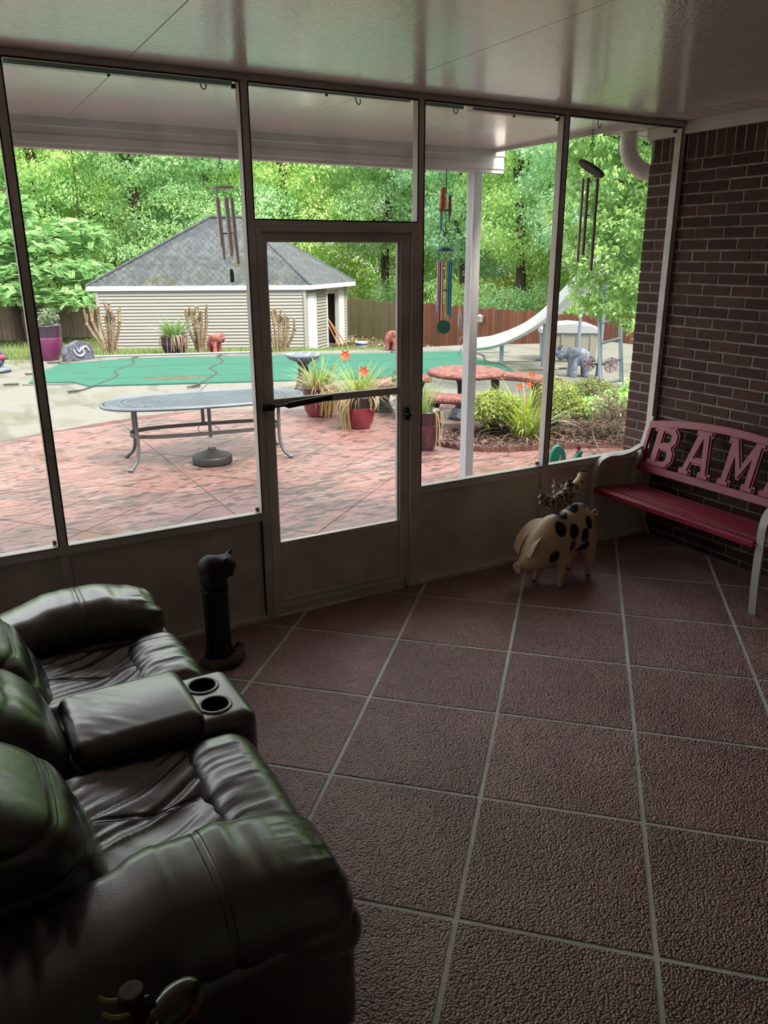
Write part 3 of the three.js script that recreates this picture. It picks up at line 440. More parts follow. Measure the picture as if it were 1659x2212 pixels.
// ---------- yard: ground, deck, patio ----------
const PY = -0.42; // patio and pool deck level
const depthOf = (x, z) => x * 0.4948 - (z - 3.739) * 0.869;
const groundY = (x, z) => -0.5 - 0.80 * smooth(19.3, 29, depthOf(x, z)) + 0.02 * (vn(x * 0.8 + 90, z * 0.8 + 90, 1e6, 3) - 0.5);
const soilMap = tex(512, 3, (u, v) => { const n = fbm(u * 10, v * 10, 10, 5, 51), f = fbm(u * 70, v * 70, 70, 3, 52); return mixc(mixc([0.40, 0.46, 0.22], [0.50, 0.55, 0.28], f), [0.52, 0.44, 0.33], smooth(0.5, 0.62, n)); }, true);
{
  const g = new THREE.PlaneGeometry(150, 130, 150, 130).rotateX(-PI / 2).translate(20, 0, -45), p = g.attributes.position;
  const gg = g; for (let i = 0; i < p.count; i++) { let x = p.getX(i), z = Math.min(p.getZ(i), -0.2); p.setZ(i, z); p.setY(i, groundY(x, z) - (z > -3 ? 0.1 : 0)); } g.computeVertexNormals();
  structure('ground', g, mat(0x9c9c90, 0.95, { map: soilMap, bump: brickBump, scale: 0.02 }));
}
const deckMap = tex(1024, 5, (u, v) => { const n = fbm(u * 6, v * 6, 6, 5, 61), f = fbm(u * 120, v * 120, 120, 2, 62), st = fbm(u * 14, v * 3, 14, 4, 63); let c = mixc([0.80, 0.785, 0.735], [0.88, 0.875, 0.85], f); c = mixc(c, [0.70, 0.69, 0.58], smooth(0.5, 0.68, n) * 0.6); return mixc(c, [0.62, 0.60, 0.52], smooth(0.62, 0.75, st) * 0.5); }, true);
const deckM = mat(0x7c7e7a, 0.9, { map: deckMap, bump: bumpFine, scale: 0.003 }), jointM = mat(0x4a463d, 0.95);
{
  const deck = structure('pool_deck');
  const far = [[-9, -20.3], [3.38, -16.39], [10.68, -14.23], [12.57, -13.98], [16.6, -12.4]];
  const cuts = [-9, 4.75, 16.6]; // two pours with an expansion joint between
  const out = [...far, [16.6, -4.2], [12.2, -5.4], [9.6, -6.35], [8.9, -6.5], [6.5, -5.8], [-9, -3.6]];
  mesh('slab', slab(out, -0.56, PY - 0.006), deckM, deck);
  for (const [a, b] of [[[3.2, -8.5], [4.55, -11.05]], [[6.05, -14.95], [6.5, -15.4]]]) mesh('expansion_joint', bar(V(a[0], PY - 0.006, a[1]), V(b[0], PY - 0.006, b[1]), 0.012, 0.012, 4), jointM, deck);
  mesh('deck_edge', band([[9.2, PY - 0.05, -6.38], [9.7, PY - 0.05, -6.33], [12.2, PY - 0.05, -5.38]], 0.1, 0.02, [0, 1, 0]), deckM, deck);
}
const patioMap = tex(1024, 3.2, (u, v) => { // stamped slate: pink base, dark weathering, whitish scratches, rusty stains
  const n = fbm(u * 4, v * 9, 1e6, 5, 71), m = fbm(u * 26, v * 70, 1e6, 4, 72), f = fbm(u * 190, v * 190, 190, 2, 73), o = fbm(u * 3, v * 3, 3, 4, 74), w = fbm(u * 15 + 2 * n, v * 105, 1e6, 3, 75);
  let c = mixc([0.76, 0.545, 0.525], [0.87, 0.70, 0.67], f * 0.7 + m * 0.3); c = mixc(c, [0.47, 0.43, 0.40], smooth(0.47, 0.66, n) * (0.15 + 0.85 * smooth(0.35, 0.62, fbm(u * 45, v * 130, 1e6, 3, 78))) * 0.8); c = mixc(c, [0.90, 0.80, 0.78], smooth(0.6, 0.7, w) * 0.8); c = mixc(c, [0.70, 0.50, 0.36], smooth(0.64, 0.76, o) * 0.6); return mixc(c, [0.36, 0.31, 0.29], smooth(0.58, 0.7, m) * 0.75); }, true);
patioMap.wrapS = patioMap.wrapT = THREE.MirroredRepeatWrapping;
const patioBump = tex(512, 1.6, (u, v) => 0.6 * fbm(u * 7 + fbm(u * 8, v * 8, 8, 2, 79), v * 36, 1e6, 4, 76) + 0.4 * fbm(u * 40, v * 40, 40, 3, 77)); patioBump.wrapS = patioBump.wrapT = THREE.MirroredRepeatWrapping;
const patioMats = [0x8a8583, 0x85807e, 0x8c827f, 0x837f7e].map((c) => mat(c, 0.55, { map: patioMap, bump: patioBump, scale: 0.012 }));
{
  const patio = structure('patio');
  const edge = [[-4, -6.55], [0.61, -7.65], [1.9, -8.2], [2.84, -8.46], [3.7, -8.38], [4.5, -7.95], [6.3, -6.9], [9.3, -6.55], [9.3, -0.07], [-4, -0.07]];
  mesh('bed', slab(edge, -0.6, PY - 0.004), mat(0x6c5c58, 0.9, { map: patioMap }), patio);
  const hp = []; const A = [[-4, -6.55], [0.61, -7.65], [1.9, -8.2], [2.84, -8.46], [3.7, -8.38], [4.5, -7.95], [6.3, -6.9]];
  for (let i = 0; i < A.length - 1; i++) { const a = A[i], b = A[i + 1], n = [b[1] - a[1], -(b[0] - a[0])], l = hyp(...n); hp.push([n[0] / l, n[1] / l, (n[0] * a[0] + n[1] * a[1]) / l]); }
  const d1 = [0.769, -0.639], d2 = [0.639, 0.769], P = 0.66, g = 0.004;
  for (let a = -14; a < 14; a++) for (let b = -16; b < 16; b++) {
    const c0 = 3.51 + a * P, e0 = 0.025 + b * P, q = (s, t) => [d1[0] * s + d2[0] * t, d1[1] * s + d2[1] * t];
    const cellp = [q(c0 + g, e0 + g), q(c0 + g, e0 + P - g), q(c0 + P - g, e0 + P - g), q(c0 + P - g, e0 + g)];
    const p = clipPoly(cellp, [[0, 1, -0.07], [-1, 0, 4], [1, 0, 9.3], [0, -1, 8.5], ...hp.map((h, i) => h)]);
    let r = p; if (p.length < 3 && cellp[0][0] > 6.2) r = clipPoly(cellp, [[1, 0, 9.3], [0, 1, -0.07], [-0.03, -1, 6.6]]);
    if (r.length < 3 || area(r) < 0.01) continue;
    mesh('paver', slab(r, -0.5, PY + rr(-0.0015, 0.0015)), patioMats[Math.floor(rnd() * 4)], patio);
  }
  mesh('control_joint', box(2.262, 2.272, PY, PY + 0.004, -8.2, -1.6), jointM, patio);
}
// ---------- pool cover ----------
{
  const at = [6.8, PY - 0.006, -12.2], o = thing('pool_cover', 'bright green mesh safety cover stretched over the swimming pool', 'pool cover', at);
  const cm = mat(0x085643, 0.75, { map: tex(512, 1.4, (u, v) => { const n = fbm(u * 6, v * 6, 6, 4, 81), w = 0.5 + 0.5 * sin(u * 2 * PI * 90) * sin(v * 2 * PI * 90); const q = 0.86 + 0.14 * n + 0.04 * w; return [q, q, q]; }, true) });
  const out = [[1.55, -12.8], [2.30, -12.5], [2.48, -11.8], [4.2, -11.15], [7.3, -10.0], [10.4, -8.95], [10.75, -9.6], [11.0, -10.6], [11.18, -11.5], [11.7, -12.7], [9.0, -13.65], [6.4, -14.65], [3.95, -15.62], [2.5, -15.4], [1.95, -14.2]];
  mesh('cover', slab(out.map(([x, z]) => [x - at[0], z - at[2]]), 0.006, 0.02), cm, o);
  const sm = mat(0x1d4038, 0.8), dk = mat(0x2b2a27, 0.8), L = (u, v, y = 0.021) => { const x = 2.45 + 0.942 * u + 0.335 * v, z = -11.8 + 0.335 * u - 0.942 * v; return [x - at[0], y, z - at[2]]; };
  const strap = (pts, w = 0.05, m = sm) => mesh('strap', band(pts, w, 0.004, [0.05, 0, 1]), m, o);
  for (const v of [0.9, 2.6]) mesh('strap', band([L(-0.2, v), L(2.5, v + 0.06), L(5, v - 0.04), L(8.7, v)], 0.03, 0.004, [-0.33, 0, 0.94]), sm, o);
  mesh('strap', band([L(0.0, 0.03), L(3, 0.03), L(8.3, 0.03)], 0.03, 0.005, [-0.33, 0, 0.94]), sm, o);
  mesh('strap', band([L(0.0, 4.1), L(3, 4.1), L(9.3, 4.1)], 0.03, 0.005, [-0.33, 0, 0.94]), sm, o);
  for (const u of [0.12, 2.1, 4.3, 6.4, 8.3]) mesh('strap', band([L(u - 0.15, -0.45, 0.015), L(u, 0.02), L(u + 0.25, 1.3), L(u + 0.1, 2.0), L(u + 0.35, 3.1), L(u + 0.2, 4.15), L(u + 0.3, 4.5, 0.015)], 0.05, 0.005, [0.94, 0, 0.33]), dk, o);
  for (const v of [0.4, 1.8, 3.6]) { mesh('strap', band([L(-0.3, v, 0.02), L(-0.7, v - 0.05, 0.016), L(-1.25, v + 0.04, 0.012)], 0.04, 0.006, [-0.33, 0, 0.94]), dk, o); mesh('strap', band([L(8.6, v, 0.02), L(9.0, v + 0.03, 0.016), L(9.5, v, 0.012)], 0.04, 0.006, [-0.33, 0, 0.94]), dk, o); }
  const spring = (c, dir) => { const P = []; for (let i = 0; i <= 40; i++) { const t = i / 40; P.push([c[0] + dir[0] * t * 0.26 + 0.0, 0.03 + 0.018 * sin(t * 60), c[2] + dir[1] * t * 0.26 + 0.018 * cos(t * 60)]); } return tube(P, 0.007, 160, 5); };
  for (const [p, d] of [[L(0.0, -0.6), [-0.9, 0.2]], [L(2.1, -0.5), [-1, 0.1]], [L(-1.3, 0.4), [-1, -0.3]], [L(-1.25, 1.8), [-1, -0.3]], [L(-1.2, 3.6), [-1, -0.35]], [L(9.5, 0.4), [1, 0.3]], [L(9.5, 1.8), [1, 0.3]]]) mesh('spring', spring(p, d), dk, o);
  // wet leaf patch where water has pooled
  const pud = mesh('leaf_patch', slab(Array.from({ length: 28 }, (_, i) => { const a = i / 28 * 2 * PI, k = 1 + 0.12 * sin(3 * a); return [4.15 + 0.942 * 0.62 * k * cos(a) + 0.335 * 0.16 * k * sin(a) - at[0], -11.95 + 0.335 * 0.62 * k * cos(a) - 0.942 * 0.22 * k * sin(a) - at[2]]; }), 0.019, 0.0225), mat(0x4d4a26, 0.5, { map: tintStrong }), o);
}
// ---------- wooden fences ----------
{
  const fm = { l: [0x94807a, 0x8b796e, 0x988472, 0x826f68], m: [0x776b52, 0x736842, 0x715f50, 0x6c6842], r: [0x7c4c37, 0x724633, 0x84553e, 0x6e4737] };
  const wood = tex(512, 1.5, (u, v) => { const n = fbm(u * 60, v * 3, 1e6, 4, 91), k = fbm(u * 6, v * 6, 6, 3, 92); return mixc([0.72, 0.7, 0.68], [1, 1, 1], n * 0.8 + k * 0.3); }, true); wood.wrapS = wood.wrapT = THREE.MirroredRepeatWrapping;
  const M = Object.fromEntries(Object.entries(fm).map(([k, v]) => [k, v.map((c) => mat(c, 0.9, { map: wood }))]));
  const geos = [0, 1, 2, 3, 4].map((i) => { const h = 1.42 + 0.02 * i; const g = boxUV(ext([[-0.072, 0], [0.072, 0], [0.072, h - 0.04], [0.05, h], [-0.05, h], [-0.072, h - 0.04]], 0.018).translate(i * 0.31, 0, 0)).translate(-i * 0.31, 0, 0); g.userData.uvDone = true; return g; });
  const run = (label, x0, z0, x1, z1, ms, hidden) => {
    const L = hyp(x1 - x0, z1 - z0), n = Math.floor(L / 0.155), f = thing('wooden_fence', label, 'fence', [x0, -1.3, z0], Math.atan2(-(z1 - z0), x1 - x0), 'privacy fences round the yard'), hid = [];
    for (let i = 0; i < n; i++) { const m = ms[0] === 'rm' ? (i * 0.155 < 7.5 ? M.m : M.r) : M[ms[0]]; const dz = rr(-0.006, 0.006), dy = rr(-0.03, 0.02); const p = mesh('picket', geos[Math.floor(rnd() * 5)], m[Math.floor(rnd() * 4)], f); p.position.set(i * 0.155 + 0.08, dy + 0.05, dz); }
    for (const y of [0.3, 1.15]) mesh('rail', box(0, L, y, y + 0.09, -0.04, -0.002), M.m[2], f);
  };
  run('weathered grey brown privacy fence behind the lawn and the shed', -7, -31.9, 8, -30.5, ['l']);
  run('reddish brown privacy fence, greenish near the shed, behind the pool slide', 14.9, -29.2, 17.7, -9, ['rm']);
}
// ---------- the shed ----------
{
  const A = [4.734, -22.436], B = [10.469, -19.665], C = [12.99, -21.794], D = [A[0] + C[0] - B[0], A[1] + C[1] - B[1]], y0 = -1.08, y1 = 0.98;
  const at = [8.9, y0, -22.1], s = thing('garden_shed', 'cream sided garden shed with a grey shingled hip roof beyond the pool', 'shed', at);
  const T = (x, y, z) => V(x - at[0], y - at[1], z - at[2]);
  const siding = mat(0x7f7f79, 0.65), white = mat(0xb0b2b4, 0.6), inner = mat(0x4a4036, 0.9);
  const face = (P, Q, t0, t1, bottom, top) => { const d = [Q[0] - P[0], Q[1] - P[1]], L = hyp(...d), ang = Math.atan2(-d[1], d[0]), len = L * (t1 - t0), H = 0.1;
    for (let y = bottom; y < top - 0.02; y += H) { const h = Math.min(H, top - y), g = new THREE.BufferGeometry(); // wedge: thick at the bottom
      const v = [[0, 0, -0.05], [len, 0, -0.05], [len, h, -0.05], [0, h, -0.05], [0, 0.006, 0.04], [len, 0.006, 0.04], [len, h, 0.004], [0, h, 0.004]]; g.setAttribute('position', new THREE.Float32BufferAttribute(v.flat(), 3)); g.setIndex([4, 5, 6, 4, 6, 7, 1, 0, 3, 1, 3, 2, 0, 4, 7, 0, 7, 3, 5, 1, 2, 5, 2, 6, 0, 1, 5, 0, 5, 4, 7, 6, 2, 7, 2, 3]); const ng = g.toNonIndexed(); ng.computeVertexNormals();
      const o = mesh('siding_board', ng, siding, s); o.rotation.y = ang; o.position.copy(T(P[0] + d[0] * t0, y, P[1] + d[1] * t0)); } };
  face(A, B, 0, 1, y0, y1); face(B, C, 0, 0.05, y0, y1); face(B, C, 0.05, 0.24, 0.72, y1); face(B, C, 0.24, 0.5, y0, y1); face(B, C, 0.5, 0.93, 0.80, y1); face(B, C, 0.93, 1, y0, y1);
  const angBC = Math.atan2(-(C[1] - B[1]), C[0] - B[0]), Lbc = hyp(C[0] - B[0], C[1] - B[1]);
  const onBC = (name, t0, t1, ya, yb, z0, z1, m, parent = s) => { const g = rbox(Lbc * t0, Lbc * t1, ya - y0, yb - y0, z0, z1, 0.01, 1); g.rotateY(angBC).translate(B[0] - at[0], 0, B[1] - at[2]); return mesh(name, g, m, parent); };
  const dr = onBC('door', 0.07, 0.22, y0, 0.68, -0.04, 0.01, mat(0xe4e6ea, 0.6)); onBC('door_frame', 0.045, 0.075, y0, 0.74, -0.04, 0.05, white); onBC('door_frame', 0.215, 0.245, y0, 0.74, -0.04, 0.05, white); onBC('door_frame', 0.045, 0.245, 0.68, 0.75, -0.04, 0.05, white);
  onBC('opening_frame', 0.49, 0.515, y0, 0.82, -0.12, 0.05, white); onBC('opening_frame', 0.49, 0.94, 0.78, 0.86, -0.12, 0.05, white); onBC('opening_frame', 0.80, 0.94, y0, 0.82, -0.12, 0.05, white); onBC('roller_door', 0.515, 0.80, 0.66, 0.78, -0.09, -0.04, mat(0x9c9384, 0.6));
  // corner trims, back walls, floor
  for (const P of [A, B, C]) mesh('corner_trim', box(P[0] - at[0] - 0.05, P[0] - at[0] + 0.05, 0, y1 - y0, P[1] - at[2] - 0.05, P[1] - at[2] + 0.05), siding, s);
  const wallPlate = (P, Q) => { const d = hyp(Q[0] - P[0], Q[1] - P[1]); return box(0, d, 0, y1 - y0, -0.05, 0.05).rotateY(Math.atan2(-(Q[1] - P[1]), Q[0] - P[0])).translate(P[0] - at[0], 0, P[1] - at[2]); };
  mesh('back_wall', [wallPlate(C, D), wallPlate(D, A)], inner, s); mesh('shed_floor', slab([A, B, C, D].map(([x, z]) => [x - at[0], z - at[2]]), 0, 0.03), inner, s);
  // roof
  const eL = T(4.44, 1.02, -22.49), eR = T(10.63, 1.02, -19.5), eC = T(13.35, 1.02, -21.7), eD = T(7.15, 1.02, -24.85), rL = T(8.45, 3.08, -22.25), rR = T(9.36, 3.08, -21.93);
  const shingTex = noiseTint(256, 0.9, 9, 0.5, 88, 0.9), SH = [0x454b4f, 0x42484c, 0x4a5053, 0x4b514f, 0x444a47].map((c) => mat(c, 0.9, { map: shingTex }));
  const moss = mat(0x4a4c3e, 0.95, { map: shingTex });
  const rf = new THREE.BufferGeometry().setFromPoints([eL, eR, rR, eL, rR, rL, eR, eC, rR, eC, eD, rR, eD, rL, rR, eD, eL, rL]); rf.computeVertexNormals(); mesh('roof', rf, SH[1], s);
  let count = 0; const rest = [];
  const cover = (a, b, poly) => { const u = b.clone().sub(a), L = u.length(); u.normalize(); const mid = poly[2].clone().sub(a), v = mid.clone().addScaledVector(u, -mid.dot(u)).normalize(), n = u.clone().cross(v).normalize(); if (n.y < 0) n.negate();
    const flat = poly.map((p) => { const q = p.clone().sub(a); return [q.dot(u), q.dot(v)]; }), top = Math.max(...flat.map((q) => q[1])), E = 0.115, Wd = 0.175;
    const span = (y) => { let lo = 1e9, hi = -1e9; for (let i = 0; i < flat.length; i++) { const p = flat[i], q = flat[(i + 1) % flat.length]; if ((p[1] - y) * (q[1] - y) <= 0 && p[1] !== q[1]) { const x = p[0] + (q[0] - p[0]) * (y - p[1]) / (q[1] - p[1]); lo = Math.min(lo, x); hi = Math.max(hi, x); } } return [lo, hi]; };
    for (let r = 0, y = 0; y < top - 0.05; r++, y += E) { const [lo, hi] = span(Math.min(y + E * 0.9, top - 0.02)); for (let x = Math.floor(lo / Wd) * Wd + (r % 2) * Wd * 0.5 - Wd * 0.5; x < hi; x += Wd) { const a0 = Math.max(x + 0.004, lo), a1 = Math.min(x + Wd - 0.004, hi); if (a1 - a0 < 0.05) continue;
      const g = box(a0, a1, y - 0.012 + rr(-0.004, 0.004), y + E, 0.004, 0.014 + rr(0, 0.004)); g.applyMatrix4(new THREE.Matrix4().makeBasis(u, v, n).setPosition(a)); const m = y < 0.9 && fbm(x * 0.9 + 70, y + 40, 1e6, 2, 5) > 0.58 && rnd() < 0.5 ? moss : SH[Math.floor(rnd() * 5)];
      if (count < 300) { mesh('shingle', g, m, s); count++; } else rest.push(g); } } };
  cover(eL, eR, [eL, eR, rR, rL]); cover(eR, eC, [eR, eC, rR]);
  stuff(mesh('shingle_field', rest, SH[2], s));
  mesh('hip_cap', [bar(eR, rR, 0.05, 0.05, 6), bar(eL, rL, 0.05, 0.05, 6), bar(eC, rR, 0.05, 0.05, 6), bar(rL, rR, 0.06, 0.06, 6)], SH[0], s);
  const fas = (P, Q) => { const d = Q.clone().sub(P); return box(0, d.length(), -0.14, 0.0, -0.02, 0.02).rotateY(Math.atan2(-d.z, d.x)).translate(P.x, P.y, P.z); };
  mesh('fascia', fas(eL, eR), white, s); mesh('fascia', fas(eR, eC), white, s); mesh('soffit', slab([eL, eR, eC, eD].map((p) => [p.x, p.z]), eL.y - 0.15, eL.y - 0.13), white, s);
  // brush poles leaning in the opening, and a bowl outside
  const wd = mat(0xa8744f, 0.7);
  const out = (t, off, y) => { const d = [(C[0] - B[0]) / Lbc, (C[1] - B[1]) / Lbc]; return V(B[0] + d[0] * t * Lbc - d[1] * off, y, B[1] + d[1] * t * Lbc + d[0] * off); };
  for (const [t0, t1, h, o1] of [[0.54, 0.66, -0.05, 0.35], [0.56, 0.74, -0.12, 0.4], [0.53, 0.60, -0.2, 0.3]]) tag(mesh('tool_pole', bar(out(t0, -0.05, h), out(t1, o1, y0 - 0.0), 0.022, 0.022, 8), wd), 'wooden tool handle leaning in the open shed doorway', 'tool', 'tool handles leaning at the shed opening');
  const bp = out(0.93, 0.7, y0 - 0.02), bo = thing('ceramic_bowl', 'white footed bowl with blue pattern outside the shed opening', 'bowl', [bp.x, groundY(bp.x, bp.z), bp.z]);
  mesh('bowl', lathe([[0.001, 0.06], [0.12, 0.06], [0.2, 0.13], [0.235, 0.27], [0.25, 0.28], [0.225, 0.28], [0.18, 0.14], [0.001, 0.1]]), mat(0xe6e7ea, 0.3), bo); mesh('foot_ring', lathe([[0.13, 0], [0.14, 0], [0.13, 0.06], [0.11, 0.06]]), mat(0xe6e7ea, 0.3), bo); mesh('blue_band', lathe([[0.214, 0.17], [0.236, 0.24], [0.232, 0.24], [0.21, 0.17]]), mat(0x3b4a86, 0.4), bo);
}
// ---------- things on the patio and the deck ----------
const stoneMap = noiseTint(512, 0.6, 12, 0.7, 101, 0.82);
const greyStone = mat(0x76818d, 0.85, { map: stoneMap, bump: brickBump, scale: 0.008 }), redStone = mat(0x85544a, 0.85, { map: stoneMap, bump: brickBump, scale: 0.012 }), darkStone = mat(0x423b3a, 0.8, { map: stoneMap, bump: brickBump, scale: 0.008 }), terraM = mat(0xa25c54, 0.8, { map: stoneMap, bump: brickBump, scale: 0.004 });
// fluted porch column
{
  const o = structure('column'), P = []; const c = [3.814, -1.54], h = 0.04;
  for (let s = 0; s < 4; s++) for (let i = 0; i < 24; i++) { const t = -1 + i / 12, fl = Math.abs(t) < 0.86 ? 0.0035 * (0.5 - 0.5 * cos((t / 0.86 + 1) * PI * 5)) : 0, u = t * h, w = h - fl, a = s * PI / 2; P.push([cos(a) * w - sin(a) * u, sin(a) * w + cos(a) * u]); }
  mesh('shaft', ext(P, 2.94).rotateX(-PI / 2).translate(c[0], PY, c[1]), mat(0xc0c0c1, 0.5), o);
  mesh('base_plate', rbox(c[0] - 0.05, c[0] + 0.05, PY, PY + 0.03, c[1] - 0.05, c[1] + 0.05, 0.004), whiteM, o);
}
// silver dragonfly hung on the column
{
  const o = thing('metal_dragonfly', 'weathered silver metal winged ornament strapped to the white porch column', 'ornament', [3.814, 1.33, -1.6]);
  const m = mat(0xa9abb0, 0.4, { metalness: 0.6 });
  mesh('body', bar(V(0, -0.25, -0.01), V(0, 0.1, -0.01), 0.012, 0.016), m, o);
  for (const sx of [-1, 1]) for (const [x1, y1, y0, w] of [[0.078, 0.27, 0.02, 0.02], [0.09, 0.13, -0.02, 0.022], [0.088, -0.12, -0.05, 0.022], [0.072, -0.28, -0.1, 0.02]]) mesh('wing', ext([[0.01, y0], [sx > 0 ? 0.07 : 0.05, (y0 + y1) / 2 + w], [x1 * (sx > 0 ? 1 : 0.72), y1], [x1 * 0.75, (y0 + y1) / 2 - w]].map(([x, y]) => [x * sx, y]), 0.004).translate(0, 0, -0.02), m, o);
}
// downspout elbow at the house corner
{
  const P = [[4.30, 2.69, -0.47], [4.30, 2.60, -0.47], [4.33, 2.535, -0.47], [4.42, 2.475, -0.47], [4.54, 2.44, -0.46], [4.68, 2.37, -0.42], [4.72, 2.25, -0.38]].map((p) => V(...p));
  const c = new THREE.CatmullRomCurve3(P), g = new THREE.TubeGeometry(c, 90, 0.056, 20), p = g.attributes.position, ring = V(0, 0, 0);
  for (let i = 0; i <= 90; i++) { const q = c.getPointAt(i / 90), k = 1 + 0.045 * sin(i * 1.7) * smooth(0.95, 0.6, i / 90); for (let j = 0; j <= 20; j++) { const n = i * 21 + j; ring.fromBufferAttribute(p, n).sub(q).multiplyScalar(k).add(q); p.setXYZ(n, ring.x, ring.y, ring.z); } } g.computeVertexNormals();
  tag(mesh('downspout', g, mat(0xd8d6d4, 0.45)), 'white ribbed downspout elbow under the house eave', 'downspout');
}
// oval patio table with woven top
{
  const at = [2.74, PY, -5.37], o = thing('patio_table', 'long oval grey cast metal patio table with a woven top', 'table', at, -0.16), m = mat(0x5d6770, 0.42, { metalness: 0.2, map: tintSoft }), a = 1.17, b = 0.53, H = 0.72, lm = mat(0x4a4b4d, 0.5, { metalness: 0.2 });
  const ring = (s, r, y, n = 90) => tube(Array.from({ length: n }, (_, i) => { const t = i / n * 2 * PI, c = cos(t), d = sin(t); return [Math.sign(c) * Math.pow(Math.abs(c), 0.8) * a * s, y, Math.sign(d) * Math.pow(Math.abs(d), 0.8) * b * s]; }), r, 160, 8, true);
  const lat = [], inside = (x, z, s = 0.97) => Math.pow(Math.abs(x / (a * s)), 2.5) + Math.pow(Math.abs(z / (b * s)), 2.5) < 1;
  for (const dir of [1, -1]) for (let k = -42; k <= 42; k++) { const x0 = k * 0.058; let run = null; for (let i = -70; i <= 70; i++) { const t = i * 0.016, x = x0 + t * 0.62, z = dir * t * 0.785; const ins = inside(x, z); if (ins && run === null) run = [x, z]; if ((!ins || i === 70) && run) { const L = hyp(x - run[0], z - run[1]); if (L > 0.05) lat.push(box(0, L, H - 0.008 - (dir > 0 ? 0 : 0.003), H + (dir > 0 ? 0.002 : -0.001), -0.0125, 0.0125).rotateY(Math.atan2(-(z - run[1]), x - run[0])).translate(run[0], 0, run[1])); run = null; } } }
  const top = mesh('lattice_top', lat, m, o); mesh('rim', [ring(1, 0.02, H - 0.008)], m, o); mesh('rim_band', ring(0.93, 0.009, H), m, top);
  for (const s of [0.62, 0.78]) mesh('end_arc', [-1, 1].map((q) => tube(Array.from({ length: 15 }, (_, i) => { const t = -1.25 + i / 14 * 2.5; return [q * (a * 0.93 - b * 0.93 + b * 0.93 * s * cos(t)), H + 0.003, b * 0.93 * s * sin(t)]; }), 0.012, 40, 6)), m, top);
  mesh('apron', [box(-0.85, 0.85, H - 0.05, H - 0.02, -0.26, -0.24), box(-0.85, 0.85, H - 0.05, H - 0.02, 0.24, 0.26)], m, o);
  for (const x of [-0.82, 0.82]) for (const z of [-0.28, 0.28]) { const sx = Math.sign(x), sz = Math.sign(z); const l = mesh('leg', [tube([[x, H - 0.02, z], [x, 0.45, z], [x + sx * 0.0, 0.25, z + sz * 0.0], [x + sx * 0.03, 0.1, z + sz * 0.03], [x + sx * 0.1, 0.02, z + sz * 0.08]], 0.02, 40, 8)], lm, o); mesh('foot', new THREE.SphereGeometry(0.03, 14, 10).scale(1.2, 0.75, 1).translate(x + sx * 0.11, 0.022, z + sz * 0.085), m, l); }
  mesh('stretcher', band(Array.from({ length: 41 }, (_, i) => { const t = i / 40 * 2 * PI; return [Math.sign(cos(t)) * Math.pow(Math.abs(cos(t)), 0.6) * 0.88, 0.36, Math.sign(sin(t)) * Math.pow(Math.abs(sin(t)), 0.75) * 0.29]; }), 0.045, 0.012, [0, 1, 0]), lm, o);
  for (const z of [-0.28, 0.28]) mesh('hanger', box(-0.02, 0.02, z < 0 ? 0.36 : 0.31, H - 0.03, z - 0.01, z + 0.01), lm, o);
  mesh('brace', [tube([[-0.05, 0.35, 0.27], [-0.1, 0.34, 0], [-0.05, 0.35, -0.27]], 0.006), tube([[0.1, 0.35, 0.27], [0.14, 0.35, 0], [0.1, 0.35, -0.27]], 0.006)], m, o);
}
// umbrella base below the table
{
  const o = thing('umbrella_base', 'dark grey plastic round umbrella base under the oval table', 'umbrella base', [2.70, PY, -5.10]), m = mat(0x17181a, 0.5);
  mesh('weight', lathe([[0.001, 0], [0.225, 0], [0.232, 0.02], [0.23, 0.085], [0.215, 0.1], [0.05, 0.165], [0.001, 0.165]], 40), m, o);
  mesh('socket', lathe([[0.02, 0.15], [0.045, 0.15], [0.045, 0.185], [0.03, 0.185], [0.026, 0.16]], 24), m, o);
  for (let i = 0; i < 6; i++) mesh('rib', rbox(-0.016, 0.016, 0, 0.02, -0.20, -0.04, 0.005).rotateX(-0.39).translate(0, 0.102 - 0.0, 0).rotateY(i * PI / 3 + 0.3), m, o);
}
// bird bath
{
  const o = thing('bird_bath', 'blue grey stone bird bath between the oval table and the pool', 'bird bath', [5.66, PY, -9.05]);
  mesh('pedestal', lathe([[0.001, 0], [0.2, 0], [0.2, 0.05], [0.17, 0.08], [0.13, 0.18], [0.095, 0.38], [0.085, 0.48], [0.11, 0.54], [0.16, 0.57], [0.001, 0.57]], 28), darkStone, o);
  mesh('basin', lathe([[0.001, 0.56], [0.15, 0.56], [0.26, 0.61], [0.31, 0.66], [0.305, 0.69], [0.28, 0.69], [0.2, 0.65], [0.001, 0.63]], 40), greyStone, o);
}
